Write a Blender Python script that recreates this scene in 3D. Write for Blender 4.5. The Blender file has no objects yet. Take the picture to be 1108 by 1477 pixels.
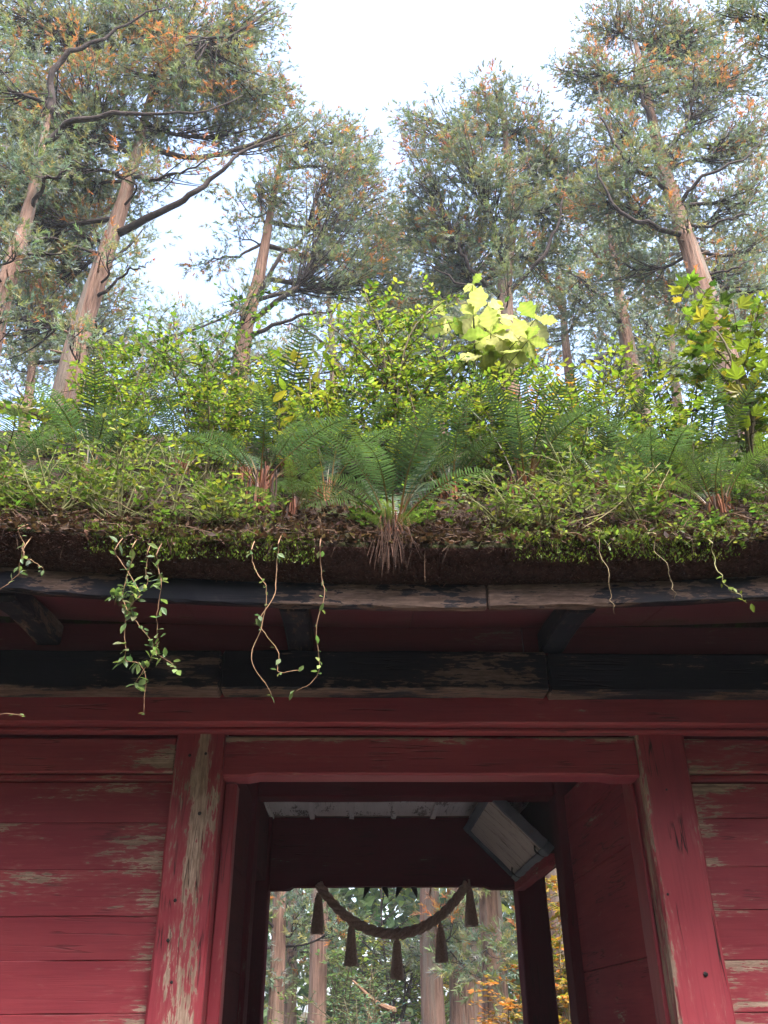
import bpy, math, random
import numpy as np
from mathutils import Matrix, Vector, Euler

R_ = math.radians
PI = math.pi
scene = bpy.context.scene
col = scene.collection

# ------------------------------------------------------------------ camera
cam_d = bpy.data.cameras.new('camera')
cam_d.sensor_fit = 'VERTICAL'
cam_d.sensor_height = 36.0
cam_d.lens = 36.0 * 1250.0 / 1477.0
cam_d.clip_start = 0.05
cam_d.clip_end = 2000.0
cam = bpy.data.objects.new('camera', cam_d)
col.objects.link(cam)
cam.location = (0, 0, 1.6)
cam.matrix_world = (Matrix.Translation((0, 0, 1.6)) @ Matrix.Rotation(R_(-2.2), 4, 'Z')
                    @ Matrix.Rotation(R_(90 + 30.7), 4, 'X') @ Matrix.Rotation(R_(-0.5), 4, 'Z'))
scene.camera = cam

# ------------------------------------------------------------------ sky, sun, exposure
SUN_EL, SUN_AZ = 58.0, 155.0       # azimuth measured from +Y towards +X: behind the camera, to the right
world = bpy.data.worlds.new('World')
scene.world = world
world.use_nodes = True
wn = world.node_tree
wn.nodes.clear()
w_out = wn.nodes.new('ShaderNodeOutputWorld')
w_bg = wn.nodes.new('ShaderNodeBackground')
w_sky = wn.nodes.new('ShaderNodeTexSky')
w_sky.sky_type = 'NISHITA'
w_sky.sun_disc = False
w_sky.sun_elevation = R_(SUN_EL)
w_sky.sun_rotation = R_(SUN_AZ)
w_sky.air_density = 1.0
w_sky.dust_density = 4.0
w_sky.ozone_density = 1.0
w_hsv = wn.nodes.new('ShaderNodeHueSaturation')
w_hsv.inputs['Saturation'].default_value = 0.95
w_bg.inputs['Strength'].default_value = 0.125
wn.links.new(w_sky.outputs[0], w_hsv.inputs['Color'])
wn.links.new(w_hsv.outputs[0], w_bg.inputs['Color'])
wn.links.new(w_bg.outputs[0], w_out.inputs['Surface'])

sun_d = bpy.data.lights.new('sun', 'SUN')
sun_d.energy = 1.25
sun_d.angle = R_(18)
sun_d.color = (1.0, 0.985, 0.965)
sun = bpy.data.objects.new('sun', sun_d)
col.objects.link(sun)
a = R_(SUN_AZ)
sdir = Vector((math.sin(a) * math.cos(R_(SUN_EL)), math.cos(a) * math.cos(R_(SUN_EL)), math.sin(R_(SUN_EL))))
sun.rotation_euler = sdir.to_track_quat('Z', 'Y').to_euler()
sun.location = (4, -6, 12)

scene.view_settings.view_transform = 'Standard'
scene.view_settings.look = 'None'
scene.view_settings.gamma = 1.0
scene.view_settings.use_curve_mapping = False
scene.view_settings.exposure = 2.85
scene.render.engine = 'CYCLES'
scene.cycles.use_denoising = True
scene.cycles.max_bounces = 8
scene.cycles.diffuse_bounces = 4
scene.cycles.transmission_bounces = 4
scene.cycles.transparent_max_bounces = 4
scene.cycles.volume_bounces = 1

HAZE = 0.0007
rng = np.random.default_rng(7)

# ------------------------------------------------------------------ mesh helpers
class Acc:
    """collects quads and triangles, then becomes one mesh"""
    def __init__(self):
        self.V, self.Q, self.T, self.C, self.n = [], [], [], [], 0
    def add(self, V, Q=None, T=None, c=(1, 1, 1)):
        V = np.asarray(V, float).reshape(-1, 3)
        self.V.append(V)
        if Q is not None and len(Q):
            self.Q.append(np.asarray(Q, np.int64).reshape(-1, 4) + self.n)
        if T is not None and len(T):
            self.T.append(np.asarray(T, np.int64).reshape(-1, 3) + self.n)
        c = np.asarray(c, float)
        self.C.append(np.broadcast_to(c, (len(V), 3)) if c.ndim == 1 else c)
        self.n += len(V)
    def mesh(self, name, mat, smooth=False):
        V = np.concatenate(self.V) if self.V else np.zeros((0, 3))
        Q = np.concatenate(self.Q) if self.Q else np.zeros((0, 4), np.int64)
        T = np.concatenate(self.T) if self.T else np.zeros((0, 3), np.int64)
        C = np.concatenate(self.C)
        me = bpy.data.meshes.new(name)
        me.vertices.add(len(V))
        me.vertices.foreach_set('co', V.astype(np.float32).ravel())
        nl = Q.size + T.size
        me.loops.add(nl)
        me.loops.foreach_set('vertex_index', np.concatenate([Q.ravel(), T.ravel()]).astype(np.int32))
        me.polygons.add(len(Q) + len(T))
        st = np.concatenate([np.arange(len(Q)) * 4, Q.size + np.arange(len(T)) * 3]).astype(np.int32)
        me.polygons.foreach_set('loop_start', st)
        me.polygons.foreach_set('use_smooth', np.full(len(Q) + len(T), bool(smooth)))
        at = me.color_attributes.new('tint', 'FLOAT_COLOR', 'POINT')
        C4 = np.ones((len(V), 4), np.float32)
        C4[:, :3] = C
        at.data.foreach_set('color', C4.ravel())
        me.update(calc_edges=True)
        me.materials.append(mat)
        return me

def link(name, data, parent=None, world_coords=True):
    o = bpy.data.objects.new(name, data)
    col.objects.link(o)
    if parent is not None:
        o.parent = parent
        if world_coords:
            o.matrix_parent_inverse = parent_inv(parent)
    return o

def wmat(o):
    if o.parent is None: return o.matrix_basis.copy()
    return wmat(o.parent) @ o.matrix_parent_inverse @ o.matrix_basis

def parent_inv(p):
    return wmat(p).inverted()

def empty(name, loc, label=None, cat=None, group=None):
    o = bpy.data.objects.new(name, None)
    o.empty_display_size = 0.1
    col.objects.link(o)
    o.location = loc
    tag(o, label, cat, group)
    return o

def tag(o, label=None, cat=None, group=None, kind=None):
    if label: o['label'] = label
    if cat: o['category'] = cat
    if group: o['group'] = group
    if kind: o['kind'] = kind
    return o

def frames(d, up):
    """n x 3 x 3 matrices whose columns are axis, side, normal"""
    d = d / (np.linalg.norm(d, axis=1, keepdims=True) + 1e-9)
    s = np.cross(up, d)
    s /= (np.linalg.norm(s, axis=1, keepdims=True) + 1e-9)
    n = np.cross(d, s)
    return np.stack([d, s, n], axis=2)

def scatter(acc, tmpl, pos, M, size, cols):
    Vt, Tt = tmpl
    n = len(pos)
    if n == 0: return
    V = np.einsum('nij,kj->nki', M, Vt) * np.asarray(size).reshape(-1, 1, 1) + pos[:, None, :]
    T = (Tt[None] + (np.arange(n) * len(Vt))[:, None, None]).reshape(-1, 3)
    C = np.repeat(cols, len(Vt), axis=0)
    acc.add(V.reshape(-1, 3), T=T, c=C)

def tube(acc, pts, rad, n=6, c=(1, 1, 1), ridge=0.0, seed=0):
    pts = np.asarray(pts, float)
    m = len(pts)
    rad = np.broadcast_to(np.asarray(rad, float), (m,)).copy()
    tg = np.gradient(pts, axis=0)
    tg /= (np.linalg.norm(tg, axis=1, keepdims=True) + 1e-9)
    ref = np.array([0.31, 0.95, 0.05]) if abs(tg[0][2]) > 0.7 else np.array([0.03, 0.02, 1.0])
    u = np.cross(tg, ref); u /= (np.linalg.norm(u, axis=1, keepdims=True) + 1e-9)
    w = np.cross(tg, u)
    ang = np.arange(n) * 2 * PI / n
    rr = rad[:, None] * np.ones((1, n))
    if ridge > 0:
        g = np.random.default_rng(seed)
        base = g.uniform(-1, 1, n)
        rr = rr * (1 + ridge * (base[None] * 0.7 + g.uniform(-1, 1, (m, n)) * 0.5))
    V = pts[:, None, :] + rr[..., None] * (np.cos(ang)[None, :, None] * u[:, None, :] + np.sin(ang)[None, :, None] * w[:, None, :])
    i = np.arange(m - 1)[:, None] * n
    j = np.arange(n)[None, :]
    k = (j + 1) % n
    Q = np.stack([i + j, i + k, i + n + k, i + n + j], axis=-1).reshape(-1, 4)
    T = []
    for b, fl in ((0, True), ((m - 1) * n, False)):
        for q in range(1, n - 1):
            T.append((b, b + q + 1, b + q) if fl else (b, b + q, b + q + 1))
    cc = np.asarray(c, float)
    if cc.ndim == 2: cc = np.repeat(cc, n, axis=0)
    acc.add(V.reshape(-1, 3), Q=Q, T=T, c=cc)

def spline(pts, n):
    """Catmull-Rom through the points"""
    P = np.asarray(pts, float)
    if len(P) == 2:
        t = np.linspace(0, 1, n)[:, None]
        return P[0] * (1 - t) + P[1] * t
    P = np.vstack([2 * P[0] - P[1], P, 2 * P[-1] - P[-2]])
    m = len(P) - 3
    s = np.linspace(0, m - 1e-6, n)
    i = s.astype(int); t = (s - i)[:, None]
    a, b, c, d = P[i], P[i + 1], P[i + 2], P[i + 3]
    return 0.5 * (2 * b + (c - a) * t + (2 * a - 5 * b + 4 * c - d) * t ** 2 + (3 * b - a - 3 * c + d) * t ** 3)

def beam(acc, x0, x1, y0, y1, z0, z1, ch=0.008, seg=10, jit=0.002, curve=None, seed=0):
    """chamfered, slightly uneven timber; long along its longest side; curve(x) lifts it"""
    lo = np.array([x0, y0, z0], float); hi = np.array([x1, y1, z1], float)
    L = hi - lo
    ax = int(np.argmax(L)); b, c = [q for q in range(3) if q != ax]
    ch = min(ch, L[b] * 0.3, L[c] * 0.3)
    sec = [(0, ch), (ch, 0), (L[b] - ch, 0), (L[b], ch), (L[b], L[c] - ch), (L[b] - ch, L[c]), (ch, L[c]), (0, L[c] - ch)]
    sec = np.array(sec) + np.array([lo[b], lo[c]])
    mid = np.array([lo[b] + L[b] / 2, lo[c] + L[c] / 2])
    st = np.concatenate([[lo[ax]], np.linspace(lo[ax] + ch, hi[ax] - ch, seg + 1), [hi[ax]]])
    g = np.random.default_rng(seed + int(abs(x0 * 77 + y0 * 31 + z0 * 131) * 10))
    V = np.zeros((len(st), 8, 3))
    V[:, :, ax] = st[:, None]
    V[:, :, b] = sec[None, :, 0] + g.normal(0, jit, (len(st), 8))
    V[:, :, c] = sec[None, :, 1] + g.normal(0, jit, (len(st), 8))
    for e in (0, -1):
        V[e, :, b] = mid[0] + (sec[:, 0] - mid[0]) * (1 - 2 * ch / L[b])
        V[e, :, c] = mid[1] + (sec[:, 1] - mid[1]) * (1 - 2 * ch / L[c])
    if curve is not None:
        V[:, :, 2] += curve(V[:, :, 0])
    m = len(st)
    i = np.arange(m - 1)[:, None] * 8; j = np.arange(8)[None]; k = (j + 1) % 8
    Q = np.stack([i + j, i + k, i + 8 + k, i + 8 + j], -1).reshape(-1, 4)
    if ax == 1: Q = Q[:, ::-1]
    e = (m - 1) * 8
    caps = []
    for q in range(1, 7):
        caps.append((0, q + 1, q)); caps.append((e, e + q, e + q + 1))
    caps = np.array(caps)
    if ax == 1: caps = caps[:, ::-1]
    acc.add(V.reshape(-1, 3), Q=Q, T=caps)

def sines(seed, k, fmin, fmax, dims=2):
    g = np.random.default_rng(seed)
    K = g.normal(0, 1, (k, dims)); K /= np.linalg.norm(K, axis=1, keepdims=True)
    fr = np.exp(g.uniform(np.log(fmin), np.log(fmax), k)); ph = g.uniform(0, 2 * PI, k)
    am = (fmin / fr) ** 0.8
    def f(*xs):
        s = 0
        for q in range(k):
            s = s + am[q] * np.sin(fr[q] * sum(K[q, e] * xs[e] for e in range(dims)) + ph[q])
        return s / am.sum() * 2
    return f

# ------------------------------------------------------------------ materials
def new_mat(name):
    m = bpy.data.materials.new(name)
    m.use_nodes = True
    nt = m.node_tree
    nt.nodes.clear()
    out = nt.nodes.new('ShaderNodeOutputMaterial')
    return m, nt, out

def N(nt, t, **kw):
    n = nt.nodes.new(t)
    for k, v in kw.items():
        if k.startswith('i_'): n.inputs[k[2:].replace('_', ' ')].default_value = v
        else: setattr(n, k, v)
    return n

def ramp(nt, fac, stops):
    r = nt.nodes.new('ShaderNodeValToRGB')
    e = r.color_ramp.elements
    while len(e) < len(stops): e.new(0.5)
    for q, (p, c) in zip(e, stops):
        q.position = p
        q.color = (c, c, c, 1) if isinstance(c, (int, float)) else (*c, 1)
    nt.links.new(fac, r.inputs[0])
    return r.outputs[0]

def mixc(nt, fac, a, b, mode='MIX'):
    m = nt.nodes.new('ShaderNodeMix')
    m.data_type = 'RGBA'; m.blend_type = mode
    for sock, v in ((m.inputs[0], fac), (m.inputs[6], a), (m.inputs[7], b)):
        if hasattr(v, 'links'): nt.links.new(v, sock)
        elif isinstance(v, (int, float)): sock.default_value = v
        else: sock.default_value = (*v, 1)
    return m.outputs[2]

def math_(nt, op, a, b=None, clamp=False):
    m = nt.nodes.new('ShaderNodeMath'); m.operation = op; m.use_clamp = clamp
    for q, v in enumerate((a, b)):
        if v is None: continue
        if hasattr(v, 'links'): nt.links.new(v, m.inputs[q])
        else: m.inputs[q].default_value = v
    return m.outputs[0]

def noise(nt, vec, scale, detail=4, rough=0.55, dist=0.0):
    n = N(nt, 'ShaderNodeTexNoise')
    n.inputs['Scale'].default_value = scale
    n.inputs['Detail'].default_value = detail
    n.inputs['Roughness'].default_value = rough
    n.inputs['Distortion'].default_value = dist
    if vec is not None: nt.links.new(vec, n.inputs['Vector'])
    return n.outputs[0]

def painted_wood(name, paint, paint2, wood, wood2, axis, thr, foci=(), rough=0.55, crack=0.5, stretch=5.5, coarse=0.45, halo=0.10, fine=0.55, spec=0.3):
    """flaking paint over grained timber; foci: (axis, centre, half width, gain) where more paint has gone"""
    m, nt, out = new_mat(name)
    tc = N(nt, 'ShaderNodeTexCoord')
    oi = N(nt, 'ShaderNodeObjectInfo')
    off = N(nt, 'ShaderNodeVectorMath', operation='SCALE')
    off.inputs[0].default_value = (13.0, 17.0, 11.0)
    nt.links.new(oi.outputs['Random'], off.inputs['Scale'])
    addv = N(nt, 'ShaderNodeVectorMath', operation='ADD')
    nt.links.new(tc.outputs['Object'], addv.inputs[0]); nt.links.new(off.outputs[0], addv.inputs[1])
    sc = [stretch] * 3
    sc['xyz'.index(axis)] = 1.0
    mp = N(nt, 'ShaderNodeMapping'); mp.inputs['Scale'].default_value = sc
    nt.links.new(addv.outputs[0], mp.inputs['Vector'])
    gv = mp.outputs[0]
    sc2 = [70.0] * 3; sc2['xyz'.index(axis)] = 2.2
    mp2 = N(nt, 'ShaderNodeMapping'); mp2.inputs['Scale'].default_value = sc2
    nt.links.new(addv.outputs[0], mp2.inputs['Vector'])
    grain = noise(nt, mp2.outputs[0], 1.0, 5, 0.6, 0.4)
    n1 = noise(nt, gv, 1.6, 9, 0.62, 0.3)
    n2 = noise(nt, addv.outputs[0], 1.3, 3, 0.5)
    n3 = noise(nt, gv, 14.0, 4, 0.6)
    s = math_(nt, 'ADD', n1, math_(nt, 'MULTIPLY', math_(nt, 'SUBTRACT', n2, 0.5), coarse))
    s = math_(nt, 'ADD', s, math_(nt, 'MULTIPLY', math_(nt, 'SUBTRACT', n3, 0.5), fine))
    s = math_(nt, 'ADD', s, math_(nt, 'MULTIPLY', math_(nt, 'SUBTRACT', grain, 0.5), 0.18))
    sep = N(nt, 'ShaderNodeSeparateXYZ')
    nt.links.new(tc.outputs['Object'], sep.inputs[0])
    for (ax, cen, hw, gain) in foci:
        d = math_(nt, 'ABSOLUTE', math_(nt, 'SUBTRACT', sep.outputs['xyz'.index(ax)], cen))
        f = math_(nt, 'SUBTRACT', 1.0, math_(nt, 'DIVIDE', d, hw), clamp=True)
        s = math_(nt, 'ADD', s, math_(nt, 'MULTIPLY', f, gain))
    mask = ramp(nt, s, [(thr, 0.0), (min(thr + 0.025, 1.0), 1.0)])
    half = ramp(nt, s, [(thr - 0.10, 0.0), (thr, 1.0)])
    pv = noise(nt, gv, 0.9, 6, 0.6)
    pc = mixc(nt, ramp(nt, pv, [(0.35, 0.0), (0.68, 1.0)]), paint, paint2)
    pc = mixc(nt, math_(nt, 'MULTIPLY', half, halo), pc, wood)
    pc = mixc(nt, math_(nt, 'MULTIPLY', ramp(nt, grain, [(0.3, 1.0), (0.5, 0.0)]), 0.25), pc, tuple(q * 0.45 for q in paint))
    wc = mixc(nt, ramp(nt, grain, [(0.35, 0.0), (0.65, 1.0)]), wood2, wood)
    wc = mixc(nt, ramp(nt, n3, [(0.40, 0.0), (0.62, 0.7)]), wc, tuple(q * 0.6 for q in wood2))
    cc = mixc(nt, mask, pc, wc)
    sc3 = [16.0] * 3; sc3['xyz'.index(axis)] = 0.7
    mp3 = N(nt, 'ShaderNodeMapping'); mp3.inputs['Scale'].default_value = sc3
    nt.links.new(addv.outputs[0], mp3.inputs['Vector'])
    ck = noise(nt, mp3.outputs[0], 1.0, 3, 0.5, 0.2)
    ckm = ramp(nt, ck, [(0.485, 0.0), (0.499, 1.0), (0.501, 1.0), (0.515, 0.0)])
    gate = ramp(nt, noise(nt, addv.outputs[0], 2.3, 2), [(0.52, 0.0), (0.58, 1.0)])
    ckm = math_(nt, 'MULTIPLY', math_(nt, 'MULTIPLY', ckm, gate), crack)
    cc = mixc(nt, ckm, cc, (0.012, 0.006, 0.006))
    h = math_(nt, 'ADD', math_(nt, 'MULTIPLY', mask, -0.5), math_(nt, 'MULTIPLY', grain, 0.45))
    h = math_(nt, 'ADD', h, math_(nt, 'MULTIPLY', ckm, -1.5))
    bp = N(nt, 'ShaderNodeBump'); bp.inputs['Strength'].default_value = 0.5; bp.inputs['Distance'].default_value = 0.006
    nt.links.new(h, bp.inputs['Height'])
    p = N(nt, 'ShaderNodeBsdfPrincipled')
    nt.links.new(cc, p.inputs['Base Color'])
    nt.links.new(bp.outputs[0], p.inputs['Normal'])
    rr = mixc(nt, mask, (rough,) * 3, (0.85,) * 3)
    nt.links.new(rr, p.inputs['Roughness'])
    p.inputs['Specular IOR Level'].default_value = spec
    nt.links.new(p.outputs[0], out.inputs['Surface'])
    return m

def tint_mat(name, transl=0.4, rough=0.5, spec=0.3, vary=0.25, tboost=1.2):
    """leaf-like surface coloured by the vertex tint, light passes through"""
    m, nt, out = new_mat(name)
    at = N(nt, 'ShaderNodeAttribute', attribute_name='tint')
    oi = N(nt, 'ShaderNodeObjectInfo')
    hs = N(nt, 'ShaderNodeHueSaturation')
    nt.links.new(at.outputs['Color'], hs.inputs['Color'])
    v = math_(nt, 'ADD', math_(nt, 'MULTIPLY', oi.outputs['Random'], vary * 2), 1 - vary)
    nt.links.new(v, hs.inputs['Value'])
    hu = math_(nt, 'ADD', math_(nt, 'MULTIPLY', oi.outputs['Random'], 0.05 * vary), 0.5 - 0.025 * vary)
    nt.links.new(hu, hs.inputs['Hue'])
    p = N(nt, 'ShaderNodeBsdfPrincipled')
    p.inputs['Roughness'].default_value = rough
    p.inputs['Specular IOR Level'].default_value = spec
    nt.links.new(hs.outputs[0], p.inputs['Base Color'])
    if transl > 0:
        t = N(nt, 'ShaderNodeBsdfTranslucent')
        tc = mixc(nt, 1.0, hs.outputs[0], (1.15 * tboost, 1.2 * tboost, 0.75 * tboost), 'MULTIPLY')
        nt.links.new(tc, t.inputs['Color'])
        mx = N(nt, 'ShaderNodeMixShader'); mx.inputs[0].default_value = transl
        nt.links.new(p.outputs[0], mx.inputs[1]); nt.links.new(t.outputs[0], mx.inputs[2])
        nt.links.new(mx.outputs[0], out.inputs['Surface'])
    else:
        nt.links.new(p.outputs[0], out.inputs['Surface'])
    return m

def rough_mat(name, c1, c2, scale=6.0, rough=0.9, bump=0.6, dist=0.02, stretch=None, c3=None):
    m, nt, out = new_mat(name)
    tc = N(nt, 'ShaderNodeTexCoord')
    mp = N(nt, 'ShaderNodeMapping')
    if stretch: mp.inputs['Scale'].default_value = stretch
    nt.links.new(tc.outputs['Object'], mp.inputs['Vector'])
    n = noise(nt, mp.outputs[0], scale, 8, 0.65)
    cc = mixc(nt, ramp(nt, n, [(0.32, 0.0), (0.68, 1.0)]), c1, c2)
    if c3:
        n2 = noise(nt, mp.outputs[0], scale * 0.23, 5, 0.6)
        cc = mixc(nt, ramp(nt, n2, [(0.5, 0.0), (0.6, 1.0)]), cc, c3)
    bp = N(nt, 'ShaderNodeBump'); bp.inputs['Strength'].default_value = bump; bp.inputs['Distance'].default_value = dist
    nt.links.new(n, bp.inputs['Height'])
    p = N(nt, 'ShaderNodeBsdfPrincipled')
    p.inputs['Roughness'].default_value = rough
    p.inputs['Specular IOR Level'].default_value = 0.2
    nt.links.new(cc, p.inputs['Base Color']); nt.links.new(bp.outputs[0], p.inputs['Normal'])
    nt.links.new(p.outputs[0], out.inputs['Surface'])
    return m

RED, RED2 = (0.205, 0.022, 0.036), (0.27, 0.040, 0.052)
WOOD, WOOD2 = (0.46, 0.34, 0.265), (0.27, 0.175, 0.13)
BROWN, BROWN2 = (0.20, 0.140, 0.115), (0.10, 0.066, 0.055)
M = {}
M['red_plank_l'] = painted_wood('red_plank_l', RED, RED2, WOOD, WOOD2, 'x', 0.655, [('x', -1.02, 0.36, 0.16)], rough=0.5, crack=0.5)
M['red_plank_r'] = painted_wood('red_plank_r', RED, RED2, WOOD, WOOD2, 'x', 0.65, [('x', 1.94, 0.26, 0.17)], rough=0.5, crack=0.5)
M['red_plank'] = painted_wood('red_plank', RED, RED2, WOOD, WOOD2, 'x', 0.68, [], crack=0.5)
M['red_plank_y'] = painted_wood('red_plank_y', RED, RED2, WOOD, WOOD2, 'y', 0.72, [], crack=0.6, rough=0.85, spec=0.08)
M['red_post_l'] = painted_wood('red_post_l', RED, RED2, WOOD, WOOD2, 'z', 0.68, [('x', -0.865, 0.15, 0.26)], crack=0.9, stretch=6)
M['red_post_r'] = painted_wood('red_post_r', RED, RED2, WOOD, WOOD2, 'z', 0.67, [('z', 3.05, 0.25, 0.12), ('x', 1.66, 0.03, 0.12)], crack=1.0)
M['red_post'] = painted_wood('red_post', RED, RED2, WOOD, WOOD2, 'z', 0.72, [], crack=0.8)
M['red_lintel'] = painted_wood('red_lintel', RED, RED2, WOOD, WOOD2, 'x', 0.70, [('z', 3.055, 0.055, 0.30), ('x', 1.62, 0.30, 0.10)], crack=0.6)
M['shaded_post'] = painted_wood('shaded_post', (0.090, 0.009, 0.017), (0.070, 0.008, 0.014), BROWN, BROWN2, 'z', 0.72, [], crack=0.5, rough=0.9, spec=0.05)  # darker copy of the post red, with the passage shade painted in
M['shaded_plank_y'] = painted_wood('shaded_plank_y', (0.075, 0.009, 0.015), (0.058, 0.008, 0.012), BROWN, BROWN2, 'y', 0.82, [], crack=0.5, rough=0.9, spec=0.05)  # shade of the passage sides put into the plank colour
M['red_beam'] = painted_wood('red_beam', RED, RED2, WOOD, WOOD2, 'x', 0.78, [], crack=0.7)
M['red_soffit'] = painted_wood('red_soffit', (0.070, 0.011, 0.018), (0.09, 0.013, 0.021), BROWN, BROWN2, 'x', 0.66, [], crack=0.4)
M['red_shaded'] = painted_wood('red_shaded', (0.090, 0.009, 0.017), (0.070, 0.008, 0.014), BROWN, BROWN2, 'x', 0.74, [], crack=0.5, rough=0.9, spec=0.05)  # red darkened to carry the deep shade inside the gate
BLK, BLK2 = (0.005, 0.006, 0.012), (0.009, 0.010, 0.017)
M['black_beam'] = painted_wood('black_beam', BLK, BLK2, BROWN, BROWN2, 'x', 0.635, [('x', -0.75, 0.42, 0.13), ('z', 3.235, 0.028, 0.16), ('x', 1.1, 0.3, 0.06)], rough=0.6, crack=0.4, stretch=5, coarse=0.9, halo=0.05, fine=0.55, spec=0.12)
M['black_fascia'] = painted_wood('black_fascia', BLK, BLK2, BROWN, BROWN2, 'x', 0.555, [('x', 0.85, 1.1, 0.20)], rough=0.5, crack=0.5, stretch=4, coarse=0.8, halo=0.08, fine=0.55, spec=0.12)
M['black_rafter'] = painted_wood('black_rafter', BLK, BLK2, BROWN, BROWN2, 'y', 0.56, [], rough=0.6, crack=0.4, stretch=4, coarse=0.5, halo=0.08, fine=0.55, spec=0.12)
M['grey_board'] = painted_wood('grey_board', (0.74, 0.70, 0.69), (0.62, 0.58, 0.57), (0.30, 0.26, 0.24), (0.2, 0.17, 0.16), 'y', 0.6, [], rough=0.8, crack=0.6)
M['plaque_board'] = painted_wood('plaque_board', (0.46, 0.40, 0.36), (0.40, 0.34, 0.30), (0.34, 0.28, 0.24), (0.25, 0.2, 0.17), 'z', 0.6, [], rough=0.8, crack=0.6)
M['plaque_frame'] = painted_wood('plaque_frame', (0.10, 0.11, 0.14), (0.07, 0.08, 0.10), (0.16, 0.13, 0.11), (0.1, 0.08, 0.07), 'y', 0.66, [], rough=0.7, crack=0.4)
M['thatch'] = rough_mat('thatch', (0.030, 0.013, 0.012), (0.095, 0.045, 0.037), 38, 1.0, 1.0, 0.03)
M['soil'] = rough_mat('soil', (0.018, 0.010, 0.008), (0.055, 0.032, 0.022), 22, 1.0, 1.0, 0.05, c3=(0.035, 0.045, 0.012))
M['straw'] = tint_mat('straw', 0.15, 0.8, 0.1, 0.1)
M['leaf'] = tint_mat('leaf', 0.48, 0.45, 0.30, 0.12, 0.95)
M['pale_leaf'] = tint_mat('pale_leaf', 0.55, 0.75, 0.1, 0.15, 0.95)
M['fern'] = tint_mat('fern', 0.35, 0.33, 0.5, 0.30)
M['conifer'] = tint_mat('conifer', 0.30, 0.7, 0.15, 0.10)
M['litter'] = tint_mat('litter', 0.15, 0.8, 0.15, 0.1)
M['stem'] = tint_mat('stem', 0.0, 0.7, 0.2, 0.2)
M['bark'] = rough_mat('bark', (0.085, 0.046, 0.032), (0.33, 0.195, 0.14), 5, 0.95, 1.0, 0.12, stretch=(2.6, 2.6, 0.16), c3=(0.20, 0.15, 0.115))
M['branch'] = rough_mat('branch', (0.022, 0.016, 0.015), (0.060, 0.043, 0.037), 9, 0.95, 0.6, 0.02)
M['rope'] = rough_mat('rope', (0.26, 0.175, 0.14), (0.46, 0.34, 0.28), 60, 0.95, 0.6, 0.004)
M['dark_metal'] = rough_mat('dark_metal', (0.012, 0.012, 0.013), (0.03, 0.028, 0.028), 40, 0.5, 0.2, 0.002)
M['stone'] = rough_mat('stone', (0.26, 0.25, 0.24), (0.38, 0.36, 0.34), 5, 0.9, 0.4, 0.01)
M['gravel'] = rough_mat('gravel', (0.065, 0.058, 0.05), (0.115, 0.105, 0.092), 30, 0.95, 0.8, 0.02)
M['forest_floor'] = rough_mat('forest_floor', (0.03, 0.022, 0.015), (0.08, 0.055, 0.032), 6, 1.0, 0.8, 0.05, c3=(0.05, 0.08, 0.02))

# ================================================================== the setting
acc = Acc()
gx = np.concatenate([np.linspace(-300, -40, 8), np.linspace(-36, 40, 60), np.linspace(50, 300, 8)])
gy = np.concatenate([np.linspace(-300, -30, 8), np.linspace(-26, 60, 70), np.linspace(70, 400, 8)])
X, Y = np.meshgrid(gx, gy)
gn = sines(3, 14, 0.15, 1.6)
Z = 0.12 * gn(X, Y) * np.clip((np.abs(X - 0.45) - 2.2) / 3, 0, 1) + 0.045 * np.clip(Y - 13, 0, 60) - 0.03
Z -= 0.06
nx, ny = len(gx), len(gy)
i = np.arange(ny - 1)[:, None] * nx + np.arange(nx - 1)[None]
Q = np.stack([i, i + 1, i + nx + 1, i + nx], -1).reshape(-1, 4)
acc.add(np.stack([X, Y, Z], -1).reshape(-1, 3), Q=Q)
tag(link('ground', acc.mesh('ground', M['forest_floor'], True)), kind='structure')
def ground_z(x, y):
    return 0.12 * gn(x, y) * np.clip((np.abs(x - 0.45) - 2.2) / 3, 0, 1) + 0.045 * np.clip(y - 13, 0, 60) - 0.09

acc = Acc()
py_ = np.linspace(-25, 40, 60)
hw = 2.1 + 0.12 * np.sin(py_ * 0.9)
zz = 0.045 * np.clip(py_ - 13, 0, 60) - 0.02
V = np.concatenate([np.stack([0.45 - hw, py_, zz], 1), np.stack([0.45 + hw, py_, zz], 1)])
k = len(py_)
q = np.arange(k - 1)
acc.add(V, Q=np.stack([q, q + k, q + k + 1, q + 1], 1))
tag(link('path', acc.mesh('path', M['gravel'])), kind='structure')

# ================================================================== the gate
XC = 0.46
def sori(x):
    d = np.abs(np.asarray(x, float) - 0.25)
    return np.where(d < 2.2, 0.020 * d * d, 0.020 * 2.2 ** 2 + 0.088 * (d - 2.2))
def sori_low(x):
    return 0.55 * sori(x)

gate = empty('shrine_gate', (XC, 7.1, 0), 'old red wooden shrine gate with black eave timbers and overgrown thatched roof', 'gate')
def piece(name, mat, *a, parent=None, **kw):
    ac = Acc()
    beam(ac, *a, **kw)
    return link(name, ac.mesh(name, M[mat]), parent or gate)

# stone footing under the timbers
piece('stone_footing', 'stone', -3.3, 4.22, 4.85, 9.35, -0.08, 0.06, ch=0.02)

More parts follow.
